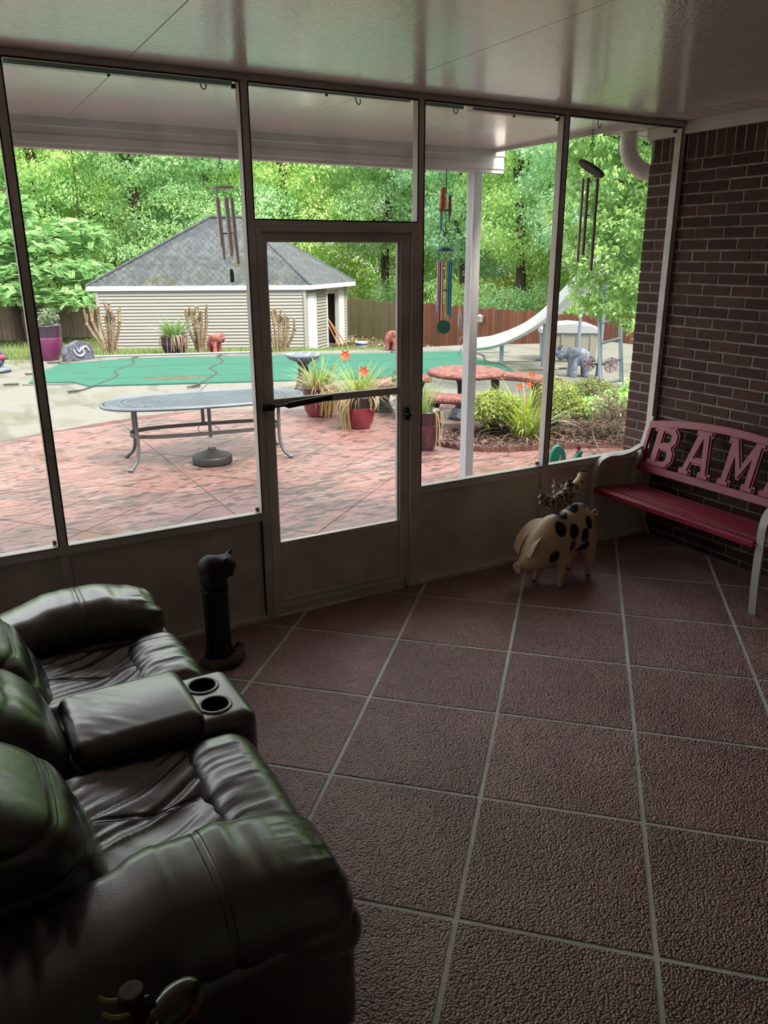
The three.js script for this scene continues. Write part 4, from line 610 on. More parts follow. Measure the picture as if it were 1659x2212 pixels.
// round stone table with three curved benches
{
  const c = [6.8, -5.75], o = thing('stone_table', 'round red topped stone garden table with a dark pedestal', 'table', [c[0], PY, c[1]]);
  mesh('table_top', lathe([[0.001, 0.64], [0.49, 0.635], [0.55, 0.65], [0.57, 0.68], [0.56, 0.71], [0.52, 0.725], [0.001, 0.73]], 56), redStone, o);
  mesh('pedestal', lathe([[0.001, 0.1], [0.16, 0.1], [0.14, 0.2], [0.115, 0.35], [0.12, 0.5], [0.17, 0.64], [0.2, 0.67], [0.001, 0.67]], 28), darkStone, o);
  mesh('plinth', lathe([[0.001, 0], [0.24, 0], [0.24, 0.06], [0.21, 0.08], [0.2, 0.14], [0.15, 0.17], [0.001, 0.17]], 28), greyStone, o);
  const bench = (label, ang, half, dx = 0, dz = 0) => {
    const b = thing('stone_bench', label, 'bench', [c[0] + dx, PY, c[1] + dz], -ang, 'curved stone benches round the garden table'), r0 = 0.80, r1 = 1.17, P = [];
    for (let i = 0; i <= 24; i++) { const t = -half + 2 * half * i / 24; P.push([r1 * cos(t), r1 * sin(t)]); } for (let i = 24; i >= 0; i--) { const t = -half + 2 * half * i / 24; P.push([r0 * cos(t), r0 * sin(t)]); }
    const seat = mesh('seat', ext(P.map(([x, z]) => [x, -z]), 0.05, 0.02).rotateX(-PI / 2).translate(0, 0.40, 0), redStone, b);
    const studs = []; for (let i = 0; i <= 26; i++) { const t = -half + 2 * half * i / 26; studs.push(new THREE.SphereGeometry(0.02, 8, 6).translate((r1 + 0.015) * cos(t), 0.425, (r1 + 0.015) * sin(t))); } mesh('edge_moulding', studs, redStone, seat);
    for (const t of [-half * 0.72, half * 0.72]) { const x = 0.985 * cos(t), z = 0.985 * sin(t); mesh('leg', [rbox(-0.13, 0.13, 0, 0.05, -0.085, 0.085, 0.01), rbox(-0.11, 0.11, 0.05, 0.085, -0.07, 0.07, 0.012), ext([[-0.09, 0.08], [0.09, 0.08], [0.055, 0.16], [0.07, 0.27], [0.13, 0.36], [0.13, 0.4], [-0.13, 0.4], [-0.13, 0.36], [-0.07, 0.27], [-0.055, 0.16]], 0.1, 0.012).translate(0, 0, -0.05)].map((g) => g.rotateY(-t).translate(x, 0, z)), darkStone, b); }
  };
  bench('curved red stone bench between the round table and the scalloped edging', 2.28, 0.62, 0.14, -0.12);
  bench('curved red stone bench on the pool slide side of the round table', -0.45, 0.55, 0.62, -0.2);
  bench('curved red stone bench on the flower pot side of the round table', -1.9, 0.6, -0.1, -0.35);
}
// flower pots
const glaze = (c) => mat(c, 0.28, { map: tintSoft, clearcoat: 0.5, clearcoatRoughness: 0.2 });
function pot(name, label, pos, r, h, body, collar, group) {
  const o = thing(name, label, 'flower pot', pos, 0, group), y1 = 0.62 * h;
  mesh('pot', lathe([[0.001, 0], [r * 0.62, 0], [r * 0.68, 0.01], [r * 0.86, h * 0.2], [r * 0.97, h * 0.45], [r * 0.985, y1], [r * 0.96, h * 0.66]], 40), body, o);
  mesh('collar', lathe([[r * 0.95, h * 0.66], [r * 0.985, h * 0.68], [r * 0.955, h * 0.70], [r * 0.99, h * 0.73], [r * 0.96, h * 0.75], [r, h * 0.8], [r, h * 0.96], [r * 1.05, h * 0.97], [r * 1.05, h], [r * 0.94, h], [r * 0.9, h * 0.9], [0.001, h * 0.88]], 40), collar, o);
  return o;
}
const soilM = mat(0x4d3c30, 0.95, { map: tintStrong });
pot('glazed_pot', 'cherry red glazed pot with dark banded collar and trailing dry leaves', [5.13, PY, -5.98], 0.235, 0.46, glaze(0x741a2c), glaze(0x1b191e));
pot('glazed_pot', 'cherry red glazed pot behind the banded one, nearer the pool', [5.02, PY, -7.05], 0.26, 0.45, glaze(0x6c1e2c), glaze(0x38191e));
pot('glazed_pot', 'plum purple glazed pot in front of the round stone table', [5.22, PY, -4.42], 0.205, 0.50, glaze(0x3c1525), glaze(0x2a111b));
pot('glazed_pot', 'large magenta glazed pot at the edge of the lawn', [2.4, PY, -16.5], 0.36, 0.80, glaze(0x692852), glaze(0x382034));
pot('glazed_pot', 'purple glazed pot with pale streaks before the shed wall', [5.42, PY - 0.06, -16.5], 0.33, 0.45, mat(0x3a1f37, 0.4, { map: stoneMap }), glaze(0x42243a));
// scalloped terracotta edging
{
  const path = new THREE.CatmullRomCurve3([[5.46, -4.78], [5.52, -4.35], [5.72, -3.98], [6.05, -3.76], [6.5, -3.62], [7.1, -3.38], [7.8, -3.05], [8.6, -2.8], [9.6, -2.6]].map(([x, z]) => V(x, PY, z))), pathB = new THREE.CatmullRomCurve3([[5.5, -4.85], [5.85, -4.98], [6.3, -4.92], [6.75, -4.75], [7.3, -4.8], [8.0, -5.2]].map(([x, z]) => V(x, PY, z)));
  const g = ext([[-0.046, 0], [0.046, 0], [0.046, 0.035], ...Array.from({ length: 9 }, (_, i) => [0.042 * cos(i / 8 * PI), 0.04 + 0.036 * sin(i / 8 * PI)]), [-0.046, 0.035]], 0.03, 0.005).translate(0, 0, -0.017), ms = [0x6a423a, 0x5e3932, 0x724a42].map((c) => mat(c, 0.85, { map: stoneMap }));
  const gu = boxUV(g); gu.userData.uvDone = true;
  for (const c of [path, pathB]) { const n = Math.floor(c.getLength() / 0.104); for (let i = 0; i < n; i++) { const t = (i + 0.5) / n, p = c.getPointAt(t), d = c.getTangentAt(t); const o = mesh('edging_brick', gu, ms[Math.floor(rnd() * 3)]); o.position.set(p.x, PY + rr(-0.01, 0.005), p.z); o.rotation.set(rr(-0.05, 0.05), Math.atan2(-d.z, d.x), rr(-0.04, 0.04)); tag(o, c === path ? 'scalloped terracotta edging brick along the patio side of the mulch bed' : 'scalloped terracotta edging brick along the table side of the mulch bed', 'edging', c === path ? 'edging bricks on the patio side of the bed' : 'edging bricks on the table side of the bed'); } }
  const bed = [[5.5, -4.8], [5.56, -4.35], [5.75, -4.0], [6.07, -3.8], [6.5, -3.65], [7.1, -3.42], [7.8, -3.1], [8.6, -2.85], [9.6, -2.65], [13, -2.8], [13, -5.2], [9.7, -6.3], [9.2, -6.36], [8.7, -5.8], [8.0, -5.2], [7.3, -4.8], [6.75, -4.75], [6.3, -4.9], [5.85, -4.96]];
  const m = mat(0x4a362f, 0.95, { map: tintStrong, bump: brickBump, scale: 0.03 }), s = structure('mulch_bed', slab(bed, -0.5, PY + 0.035), m);
  const chip = new THREE.BoxGeometry(0.05, 0.008, 0.016), N = 6000, im = new THREE.InstancedMesh(chip, mat(0xffffff, 0.9), N), q = new THREE.Object3D(), col = new THREE.Color(); let k = 0;
  const inP = (x, z) => { let r = false; for (let i = 0, j = bed.length - 1; i < bed.length; j = i++) { const a = bed[i], b = bed[j]; if ((a[1] > z) !== (b[1] > z) && x < (b[0] - a[0]) * (z - a[1]) / (b[1] - a[1]) + a[0]) r = !r; } return r; };
  while (k < N) { const x = rr(5.5, 11), z = rr(-6.3, -2.7); if (!inP(x, z)) continue; q.position.set(x, PY + 0.04 + rr(0, 0.02), z); q.rotation.set(rr(-0.4, 0.4), rr(0, 6.3), rr(-0.4, 0.4)); q.scale.setScalar(rr(0.6, 1.5)); q.updateMatrix(); im.setMatrixAt(k, q.matrix); col.set([0x563f37, 0x402b25, 0x604a40, 0x34221d, 0x6e594c][Math.floor(rnd() * 5)]); im.setColorAt(k++, col); }
  im.name = 'mulch_chips'; stuff(im); im.userData.label = 'reddish brown bark chips covering the flower bed'; im.userData.category = 'mulch'; scene.add(im);
}
// terracotta elephants, grey elephant
function elephant(label, pos, turn, s, m, trunkUp) {
  const o = thing('elephant_statue', label, 'statue', pos, turn);
  const pr = [[[0, 0.42, 0], [0.26, 0.19, 0.17]], [[0.2, 0.5, 0], [0.13, 0.14, 0.12]], [[-0.14, 0.34, 0.09], [-0.16, 0.0, 0.09], 0.08, 0.075], [[-0.14, 0.34, -0.09], [-0.16, 0.0, -0.09], 0.08, 0.075], [[0.13, 0.34, 0.09], [0.15, 0.0, 0.1], 0.08, 0.075], [[0.13, 0.34, -0.09], [0.12, 0.0, -0.1], 0.08, 0.075]];
  const tr = trunkUp ? [[0.28, 0.5], [0.40, 0.43], [0.47, 0.5], [0.45, 0.62], [0.38, 0.66]] : [[0.28, 0.5], [0.36, 0.38], [0.38, 0.22], [0.42, 0.14]];
  for (let i = 0; i < tr.length - 1; i++) pr.push([[tr[i][0], tr[i][1], 0], [tr[i + 1][0], tr[i + 1][1], 0], 0.075 - i * 0.013, 0.062 - i * 0.013]);
  const f = field(pr, 0.06);
  mesh('body', net((x, y, z) => Math.max(f(x, y, z), -y), [-0.4, -0.02, -0.26], [0.58, 0.78, 0.26], 0.022).scale(s, s, s), m, o);
  for (const q of [-1, 1]) { mesh('ear', net(field([[[0.17, 0.48, q * 0.15], [0.08, 0.12, 0.025]], [[0.11, 0.53, q * 0.18], [0.07, 0.08, 0.022]]], 0.03), [-0.02, 0.3, q > 0 ? 0.08 : -0.26], [0.3, 0.68, q > 0 ? 0.26 : -0.08], 0.014).scale(s, s, s), m, o); mesh('tusk', tube([[0.27, 0.43, q * 0.06], [0.34, 0.38, q * 0.075], [0.40, 0.41, q * 0.075]].map((p) => p.map((v) => v * s)), 0.014 * s, 16, 6), m, o); }
  mesh('tail', tube([[-0.25, 0.45, 0], [-0.3, 0.35, 0.01], [-0.3, 0.2, 0.02]].map((p) => p.map((v) => v * s)), 0.016 * s, 14, 6), m, o);
  return o;
}
elephant('terracotta elephant statue before the shed wall between pruned trunks', [6.36, PY - 0.06, -16.2], -1.2, 0.78, terraM, true);
elephant('terracotta elephant statue on the deck between shed and slide', [10.36, PY, -13.95], -1.05, 0.80, terraM, true);
elephant('blue grey elephant statue with curled trunk by the storage box', [11.22, PY, -8.08], 2.62, 0.92, mat(0x727c8c, 0.7, { map: stoneMap, bump: brickBump, scale: 0.006 }), true);
// arched grey plaque with raised swirls
{
  const o = thing('stone_plaque', 'arched lavender grey stone plaque with raised swirls at the deck edge', 'plaque', [2.98, PY, -16.1], 0.52), m = mat(0x5c5d6c, 0.85, { map: stoneMap, bump: brickBump, scale: 0.006 });
  mesh('slab', ext([[-0.38, 0], [0.38, 0], [0.4, 0.16], [0.31, 0.34], [0.16, 0.4], [0.02, 0.43], [-0.14, 0.39], [-0.33, 0.33], [-0.4, 0.18]], 0.12, 0.02), m, o);
  mesh('relief', [tube([[-0.2, 0.28, 0.15], [-0.12, 0.14, 0.15], [0, 0.1, 0.15], [0.1, 0.16, 0.15], [0.06, 0.26, 0.15], [0.16, 0.3, 0.15], [0.25, 0.2, 0.15]], 0.028, 60), tube([[-0.1, 0.3, 0.15], [-0.04, 0.2, 0.15], [0.04, 0.3, 0.15]], 0.022)], mat(0x8a8d98, 0.8), o);
}
// small seated figure at the far left
{
  const o = thing('garden_figure', 'small painted seated garden figure with red and blue clothes by the pool', 'figurine', [1.17, PY, -14.85], 0.4);
  mesh('plinth', lathe([[0.001, 0], [0.27, 0], [0.27, 0.07], [0.2, 0.1], [0.001, 0.1]], 24), greyStone, o);
  mesh('body', net(field([[[0, 0.22, 0], [0.17, 0.12, 0.14]], [[-0.02, 0.38, 0], [0.11, 0.15, 0.1]], [[-0.02, 0.58, 0.01], [0.085, 0.095, 0.085]], [[0.08, 0.42, 0.06], [0.18, 0.28, 0.1], 0.04, 0.035], [[-0.1, 0.42, 0.05], [-0.16, 0.26, 0.1], 0.04, 0.035]], 0.04), [-0.26, 0.06, -0.2], [0.26, 0.74, 0.22], 0.02), mat(0x3c4659, 0.7), o);
  mesh('shawl', net(field([[[0.09, 0.3, 0.08], [0.1, 0.07, 0.09]], [[-0.02, 0.44, 0.04], [0.12, 0.05, 0.1]]], 0.05), [-0.2, 0.2, -0.12], [0.24, 0.54, 0.2], 0.018), mat(0x702f3f, 0.7), o);
}
// pool pole lying along the far deck edge
{
  const o = thing('pool_pole', 'long pale blue pool pole lying along the far deck edge', 'pole', [5.4, PY + 0.02, -15.75], -0.31); mesh('pole', bar(V(-2.0, 0, 0), V(2.1, 0, 0), 0.025, 0.025, 10), mat(0x828a92, 0.4), o); mesh('grip', bar(V(-2.15, 0, 0), V(-1.98, 0, 0), 0.032, 0.03, 10), mat(0x8090a0, 0.5), o);
}
// pool slide with its ladder
{
  const at = [11.0, PY, -9.9], o = thing('pool_slide', 'white curved pool slide on metal posts with a pale blue ladder', 'slide', at), T = (p) => [p[0] - at[0], p[1] - at[1], p[2] - at[2]];
  const path = [[10.55, -0.08, -10.65], [10.85, -0.02, -10.4], [11.2, 0.15, -10.1], [11.6, 0.5, -9.65], [11.85, 0.92, -9.2], [11.9, 1.28, -8.7], [11.65, 1.5, -8.0], [11.2, 1.52, -7.2], [10.75, 1.5, -6.6]].map((p) => V(...T(p)));
  const c = new THREE.CatmullRomCurve3(path), n = 70, P = [], I = [], prof = [[-0.29, 0.2], [-0.27, 0.21], [-0.24, 0.05], [-0.15, -0.01], [0.15, -0.01], [0.24, 0.05], [0.27, 0.21], [0.29, 0.2], [0.26, 0.03], [0.16, -0.035], [-0.16, -0.035], [-0.26, 0.03]];
  for (let i = 0; i <= n; i++) { const p = c.getPointAt(i / n), t = c.getTangentAt(i / n), s = V(-t.z, 0, t.x).normalize(), u = s.clone().cross(t).normalize(); if (u.y < 0) u.negate(); for (const [a, b] of prof) P.push(p.x + s.x * a + u.x * b, p.y + s.y * a + u.y * b, p.z + s.z * a + u.z * b); if (i) for (let k = 0; k < 12; k++) { const q = (i - 1) * 12 + k, r = (i - 1) * 12 + (k + 1) % 12; I.push(q, r, q + 12, r, r + 12, q + 12); } }
  const g = new THREE.BufferGeometry(); g.setAttribute('position', new THREE.Float32BufferAttribute(P, 3)); g.setIndex(I); const gn = g.toNonIndexed(); gn.computeVertexNormals(); mesh('chute', gn, mat(0xc6c8ca, 0.35, { side: THREE.DoubleSide }), o);
  const pm = mat(0x74818b, 0.4, { metalness: 0.3 });
  for (const [x, z, h, r] of [[11.0, -10.28, 0.05, 0.045], [11.62, -9.62, 0.5, 0.035], [11.86, -8.8, 1.2, 0.035], [11.6, -7.9, 1.48, 0.04]]) mesh('support_post', bar(V(...T([x, PY, z])), V(...T([x, h, z])), r, r, 12), pm, o);
  // ladder: two side rails and rungs, leaning in to the top
  const aL = V(...T([9.78, PY, -5.98])), aR = V(...T([10.38, PY, -6.08])), bL = V(...T([10.05, 1.50, -6.5])), bR = V(...T([10.62, 1.62, -6.62]));
  const la = mesh('ladder_rail', bar(aL, bL, 0.036, 0.032, 8), pm, o); mesh('ladder_rail', bar(aR, bR, 0.036, 0.032, 8), pm, o);
  for (let i = 1; i <= 5; i++) { const t = i * 0.17 - 0.05; mesh('rung', bar(aL.clone().lerp(bL, t), aR.clone().lerp(bR, t), 0.024, 0.024, 8), pm, o); }
  mesh('handrail', [tube([bL.toArray(), [bL.x + 0.1, bL.y + 0.32, bL.z - 0.2], [bL.x + 0.6, bL.y + 0.42, bL.z - 0.5], [bL.x + 1.2, bL.y + 0.1, bL.z - 0.9]], 0.022), tube([bR.toArray(), [bR.x + 0.1, bR.y + 0.28, bR.z - 0.2], [bR.x + 0.55, bR.y + 0.36, bR.z - 0.5], [bR.x + 1.1, bR.y + 0.1, bR.z - 0.8]], 0.022)], mat(0xb4b6b8, 0.35), o);
}
// storage box
{
  const at = [12.85, PY, -10.2], o = thing('deck_box', 'large beige plastic storage box with a white domed lid on the deck', 'storage box', at, -0.64), m = mat(0x76766a, 0.6);
  mesh('bin', ext([[-0.85, 0], [0.85, 0], [0.92, 0.62], [-0.92, 0.62]], 0.72, 0.02).translate(0, 0.02, -0.36), m, o);
  for (const x of [-0.7, -0.25, 0.25, 0.7]) mesh('rib', rbox(x - 0.04, x + 0.04, 0.04, 0.6, 0.37, 0.4, 0.01), m, o);
  mesh('lid', ext([[-0.97, 0], [0.97, 0], [0.95, 0.07], [0.6, 0.16], [0, 0.2], [-0.6, 0.16], [-0.95, 0.07]], 0.8, 0.02).translate(0, 0.64, -0.4), mat(0x8d9092, 0.5), o);
  o.scale.x = 0.68;
}
// timber stub post at the deck edge
tag(mesh('timber_post', cyl(0.085, 0.08, 0.42, 9.1, PY - 0.05, -6.25, 18), mat(0x8b7e6c, 0.9, { map: stoneMap, bump: brickBump, scale: 0.01 })), 'short weathered timber post at the edge of the pool deck', 'post');
// twin pinwheel stake
{
  const o = thing('pinwheel_stake', 'metal garden stake carrying two pink spoked pinwheels', 'pinwheel', [9.93, PY - 0.08, -6.3], -0.765), m = mat(0x2e3538, 0.5, { metalness: 0.5 });
  mesh('stake', tube([[0, 0, 0], [0.01, 0.3, 0], [0.02, 0.6, 0]], 0.01), m, o); mesh('arm', tube([[-0.12, 0.61, 0], [0.02, 0.6, 0], [0.25, 0.6, 0]], 0.008), m, o); mesh('hub', cyl(0.03, 0.03, 0.03, 0.02, 0.59, 0, 16), m, o);
  for (const [x, y, z] of [[-0.12, 0.61, 0.0], [0.25, 0.6, 0.0]]) { const w = mesh('wheel', [new THREE.TorusGeometry(0.125, 0.007, 8, 40).rotateY(0.5).translate(x, y, z), new THREE.SphereGeometry(0.02, 10, 8).translate(x, y, z)], mat(0x7d6570, 0.5), o); for (let i = 0; i < 12; i++) mesh('spoke_blade', ext([[-0.005, 0.015], [0.005, 0.015], [0.02, 0.118], [-0.014, 0.118]], 0.003).rotateZ(i * PI / 6).rotateX(0.15).rotateY(0.5).translate(x, y, z), mat([0x8c5268, 0xa08e95][i % 2], 0.5), w); }
}
// teal metal bird: hollow body and crested head, just outside the rail
{
  const o = thing('metal_bird', 'teal painted metal garden bird with a red crest on the patio', 'sculpture', [5.55, PY, -2.2], -0.4), m = mat(0x166a5a, 0.45), dk = mat(0x23302c, 0.7);
  const arc = []; for (let i = 0; i <= 16; i++) { const t = PI * i / 16; arc.push([-0.02 + 0.19 * cos(t) * 1.0, 0.36 + 0.2 * sin(t)]); }
  mesh('body', ext([[0.2, 0.0], ...arc, [-0.2, 0.0]], 0.1, 0.006, [[[0.0, 0.33], [0.08, 0.33], [0.09, 0.46], [0.02, 0.46]], [[-0.12, 0.04], [-0.06, 0.04], [-0.07, 0.2], [-0.1, 0.24]]]).translate(-0.18, 0, -0.05), m, o);
  mesh('neck', ext([[0.2, 0.0], [0.44, 0.0], [0.42, 0.22], [0.39, 0.26], [0.41, 0.34], [0.38, 0.4], [0.36, 0.44], [0.4, 0.47], [0.36, 0.485], [0.28, 0.46], [0.22, 0.38], [0.2, 0.26]], 0.1, 0.006).translate(0.0, 0, -0.05), m, o);
  const cr = mat(0x7a2c35, 0.5); for (let i = 0; i < 7; i++) mesh('crest_feather', ext([[-0.008, 0], [0.008, 0], [0.011, 0.07], [0, 0.085], [-0.011, 0.07]], 0.006).rotateZ(0.75 - i * 0.25).translate(0.31, 0.475, 0), cr, o);
  o.scale.set(0.44, 0.82, 0.6); mesh('crest_base', new THREE.SphereGeometry(0.045, 16, 10).scale(1.2, 0.6, 0.7).translate(0.31, 0.475, 0), cr, o);
}
// ---------- wind chimes and hanging things ----------
function chime(label, pos, disc, tubes, R, ringY, tubeTop, sail, tilt = 0, hook = 0) {
  const o = thing('wind_chime', label, 'wind chime', pos), [dm, rd, th] = disc, cord = mat(0x2a2a28, 0.8);
  mesh('hanger', [...(hook ? [bar(V(0, ringY + 0.03, 0), V(0, hook, 0), 0.0025, 0.0025, 6)] : []), new THREE.TorusGeometry(0.016, 0.0025, 8, 20).translate(0, ringY + 0.016, 0), ...[0, 1, 2].map((i) => bar(V(0, ringY, 0), V(rd * 0.8 * cos(i * 2.1), th, rd * 0.8 * sin(i * 2.1)), 0.0016, 0.0016, 4))], cord, o);
  const d = mesh('disc', lathe([[0.001, 0], [rd * 0.94, 0], [rd, th * 0.4], [rd, th], [0.001, th]], 30), dm, o); if (tilt) d.quaternion.setFromAxisAngle(V(-0.495, 0, 0.869), tilt);
  tubes.forEach(([len, m, r], i) => { const a = i / tubes.length * 2 * PI + 0.4, x = R * cos(a), z = R * sin(a); const t = mesh('tube', bar(V(x, tubeTop - len, z), V(x, tubeTop, z), r, r, 12), m, o); mesh('string', bar(V(x, tubeTop - 0.01, z), V(x * 0.9, 0.002, z * 0.9), 0.0013, 0.0013, 4), cord, t); });
  if (sail) { const [sy, sg, sm] = sail; mesh('sail_cord', bar(V(0, sy, 0), V(0, 0, 0), 0.0013, 0.0013, 4), cord, o); mesh('striker', cyl(R * 0.7, R * 0.7, 0.008, 0, tubeTop - 0.22, 0, 20), cord, o); mesh('sail', sg, sm, o); }
  return o;
}
const greyTube = mat(0xb4aea6, 0.5, { metalness: 0.2 }), bronzeTube = mat(0x7d6f64, 0.45, { metalness: 0.25 });
const c1 = chime('pale grey wind chime with five tubes and a dark paddle sail under the roof beam', [1.805, 2.325, -1.52], [mat(0xa8a49e, 0.5), 0.073, 0.012], [[0.41, greyTube, 0.0135], [0.36, greyTube, 0.0135], [0.30, greyTube, 0.0135], [0.38, greyTube, 0.0135], [0.34, greyTube, 0.0135]], 0.05, 0.12, -0.055, [-0.52, ext([[-0.013, -0.03], [0.013, -0.03], [0.016, 0.03], [0.008, 0.055], [-0.008, 0.055]], 0.004).translate(0, -0.55, 0), mat(0x45403c, 0.6)], 0, 0.194);
c1.rotation.z = 0.045;
const cols = [0x2f7f86, 0x2b6f8f, 0xb09a6a, 0x9c8bb0, 0x8e2744, 0xb7a36f].map((c) => mat(c, 0.35, { metalness: 0.4 }));
chime('wind chime with teal, gold and crimson tubes and a green disc sail', [3.54, 1.94, -1.52], [mat(0x2b5f68, 0.4), 0.07, 0.028], [[0.42, cols[0], 0.009], [0.40, cols[1], 0.009], [0.44, cols[2], 0.009], [0.38, cols[3], 0.009], [0.48, cols[4], 0.009], [0.43, cols[5], 0.009]], 0.05, 0.13, -0.07, [-0.52, cyl(0.053, 0.053, 0.006, 0, -0.003, 0, 32).rotateX(PI / 2).rotateY(-0.55).translate(0, -0.565, 0), mat(0x1f5a4c, 0.5)]);
// parrot swing on the cord above the coloured chime
{
  const o = thing('parrot_mobile', 'carved hanging parrots in rust, cream and teal above the coloured chime', 'ornament', [3.54, 2.07, -1.52]);
  mesh('cord', bar(V(0, 0, 0), V(0.0, 0.45, 0), 0.003, 0.003, 6), mat(0x1c1c1a, 0.8), o);
  mesh('perch', bar(V(-0.06, 0.165, 0), V(0.05, 0.165, 0), 0.006, 0.006, 8), mat(0x3a2a22, 0.7), o);
  mesh('parrot', net(field([[[-0.03, 0.24, 0], [0.022, 0.06, 0.022]], [[-0.025, 0.305, 0], [0.018, 0.02, 0.018]], [[-0.035, 0.2, 0], [-0.04, 0.15, 0], 0.018, 0.01]], 0.02), [-0.08, 0.12, -0.04], [0.02, 0.34, 0.04], 0.006), mat(0xa25133, 0.6), o);
  mesh('wing', new THREE.SphereGeometry(1, 14, 10).scale(0.011, 0.045, 0.014).translate(-0.012, 0.21, 0.015), mat(0xc9b48c, 0.6), o);
  mesh('tail', ext([[-0.012, 0], [0.012, 0], [0.008, -0.12], [-0.012, -0.15]], 0.006).translate(-0.042, 0.15, 0), mat(0x4f9aa0, 0.6), o);
  mesh('parrot', net(field([[[0.035, 0.2, 0], [0.014, 0.05, 0.016]], [[0.035, 0.255, 0], [0.012, 0.016, 0.012]], [[0.035, 0.17, 0], [0.033, 0.08, 0], 0.012, 0.005]], 0.015), [0.0, 0.05, -0.03], [0.07, 0.29, 0.03], 0.006), mat(0x6b4a33, 0.6), o);
}
chime('bronze wind chime with a tilted slate disc hanging by the brick corner', [3.955, 2.44, -0.45], [mat(0x4b4c47, 0.8, { map: stoneMap }), 0.098, 0.02], [[0.58, bronzeTube, 0.011], [0.48, bronzeTube, 0.011], [0.52, mat(0x9c958c, 0.35, { metalness: 0.6 }), 0.011]], 0.055, 0.13, -0.05, null, -0.55);
// chain links above the bronze chime and the long thin rain chain
{
  const links = (name, label, x, z, y0, y1, r, m) => { const o = thing(name, label, 'chain', [x, y0, z]); for (let y = 0, i = 0; y < y1 - y0; y += r * 3.2, i++) mesh('link', new THREE.TorusGeometry(r, r * 0.22, 6, 14).scale(0.75, 1.3, 1).rotateY(i % 2 * PI / 2).translate(0, y + r, 0), m, o); };
  links('hanging_chain', 'short dark chain holding the bronze wind chime', 3.955, -0.45, 2.585, 2.672, 0.011, darkMetal);
  links('hanging_chain', 'long thin dark chain hanging from the roof beam before the trees', 0.905, -1.54, 1.93, 2.5, 0.007, darkMetal);
}
// ---------- plants ----------
const leafMat = (c) => mat(c, 1, { side: THREE.DoubleSide, transmission: 0.45, thickness: 0 });
const foliageM = leafMat(0xffffff);
function leafGeo(list) { // list of [origin, dir, up, length, width] -> folded diamond leaves
  const P = [], N = [];
  for (const [o, d, u, l, w] of list) { const s = d.clone().cross(u).normalize(), n = s.clone().cross(d).normalize(), a = o, m = o.clone().addScaledVector(d, l * 0.45), t = o.clone().addScaledVector(d, l).addScaledVector(n, -l * 0.12), L = m.clone().addScaledVector(s, w / 2).addScaledVector(n, w * 0.18), R = m.clone().addScaledVector(s, -w / 2).addScaledVector(n, w * 0.18);
    for (const q of [a, L, t, a, t, R]) { P.push(q.x, q.y, q.z); } for (let k = 0; k < 3; k++) N.push(n.x + s.x * -0.3, n.y + s.y * -0.3, n.z + s.z * -0.3); for (let k = 0; k < 3; k++) N.push(n.x + s.x * 0.3, n.y + s.y * 0.3, n.z + s.z * 0.3); }
  const g = new THREE.BufferGeometry(); g.setAttribute('position', new THREE.Float32BufferAttribute(P, 3)); g.setAttribute('normal', new THREE.Float32BufferAttribute(N, 3)); g.normalizeNormals(); return g;
}
const rdir = () => { const z = rr(-1, 1), a = rr(0, 2 * PI), r = Math.sqrt(1 - z * z); return V(r * cos(a), z, r * sin(a)); };
const sprig = (n, R, l, w) => leafGeo(Array.from({ length: n }, () => { const o = rdir().multiplyScalar(R * Math.cbrt(rnd())); o.y *= 0.6; const d = rdir(); d.y = d.y * 0.5 - 0.55; d.normalize(); return [o, d, V(0, 1, 0.2), l * rr(0.7, 1.2), w * rr(0.7, 1.2)]; }));
const frond = (() => { const L = []; for (let i = 0; i < 9; i++) { const x = 0.08 + i * 0.05; for (const s of [-1, 1]) { const d = V(0.45, -0.1 - i * 0.015, s).normalize(); for (let k = 0; k < 2; k++) L.push([V(x, -x * x * 0.5, s * k * 0.07), d, V(0, 1, 0), 0.12 - i * 0.006, 0.05]); } } return leafGeo(L); })();
const SPR = { big: sprig(26, 0.38, 0.125, 0.068), mid: sprig(22, 0.28, 0.1, 0.055), near: sprig(9, 0.13, 0.085, 0.042), tiny: sprig(10, 0.055, 0.045, 0.02), frond };
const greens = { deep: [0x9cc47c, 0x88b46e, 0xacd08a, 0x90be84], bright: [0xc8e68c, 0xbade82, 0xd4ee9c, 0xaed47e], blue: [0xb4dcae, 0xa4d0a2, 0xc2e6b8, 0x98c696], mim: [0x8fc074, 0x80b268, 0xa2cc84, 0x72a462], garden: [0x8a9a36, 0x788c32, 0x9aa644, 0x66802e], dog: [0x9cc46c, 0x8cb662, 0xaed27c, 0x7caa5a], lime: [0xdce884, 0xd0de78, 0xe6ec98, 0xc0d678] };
const q3 = new THREE.Object3D(), c3 = new THREE.Color();
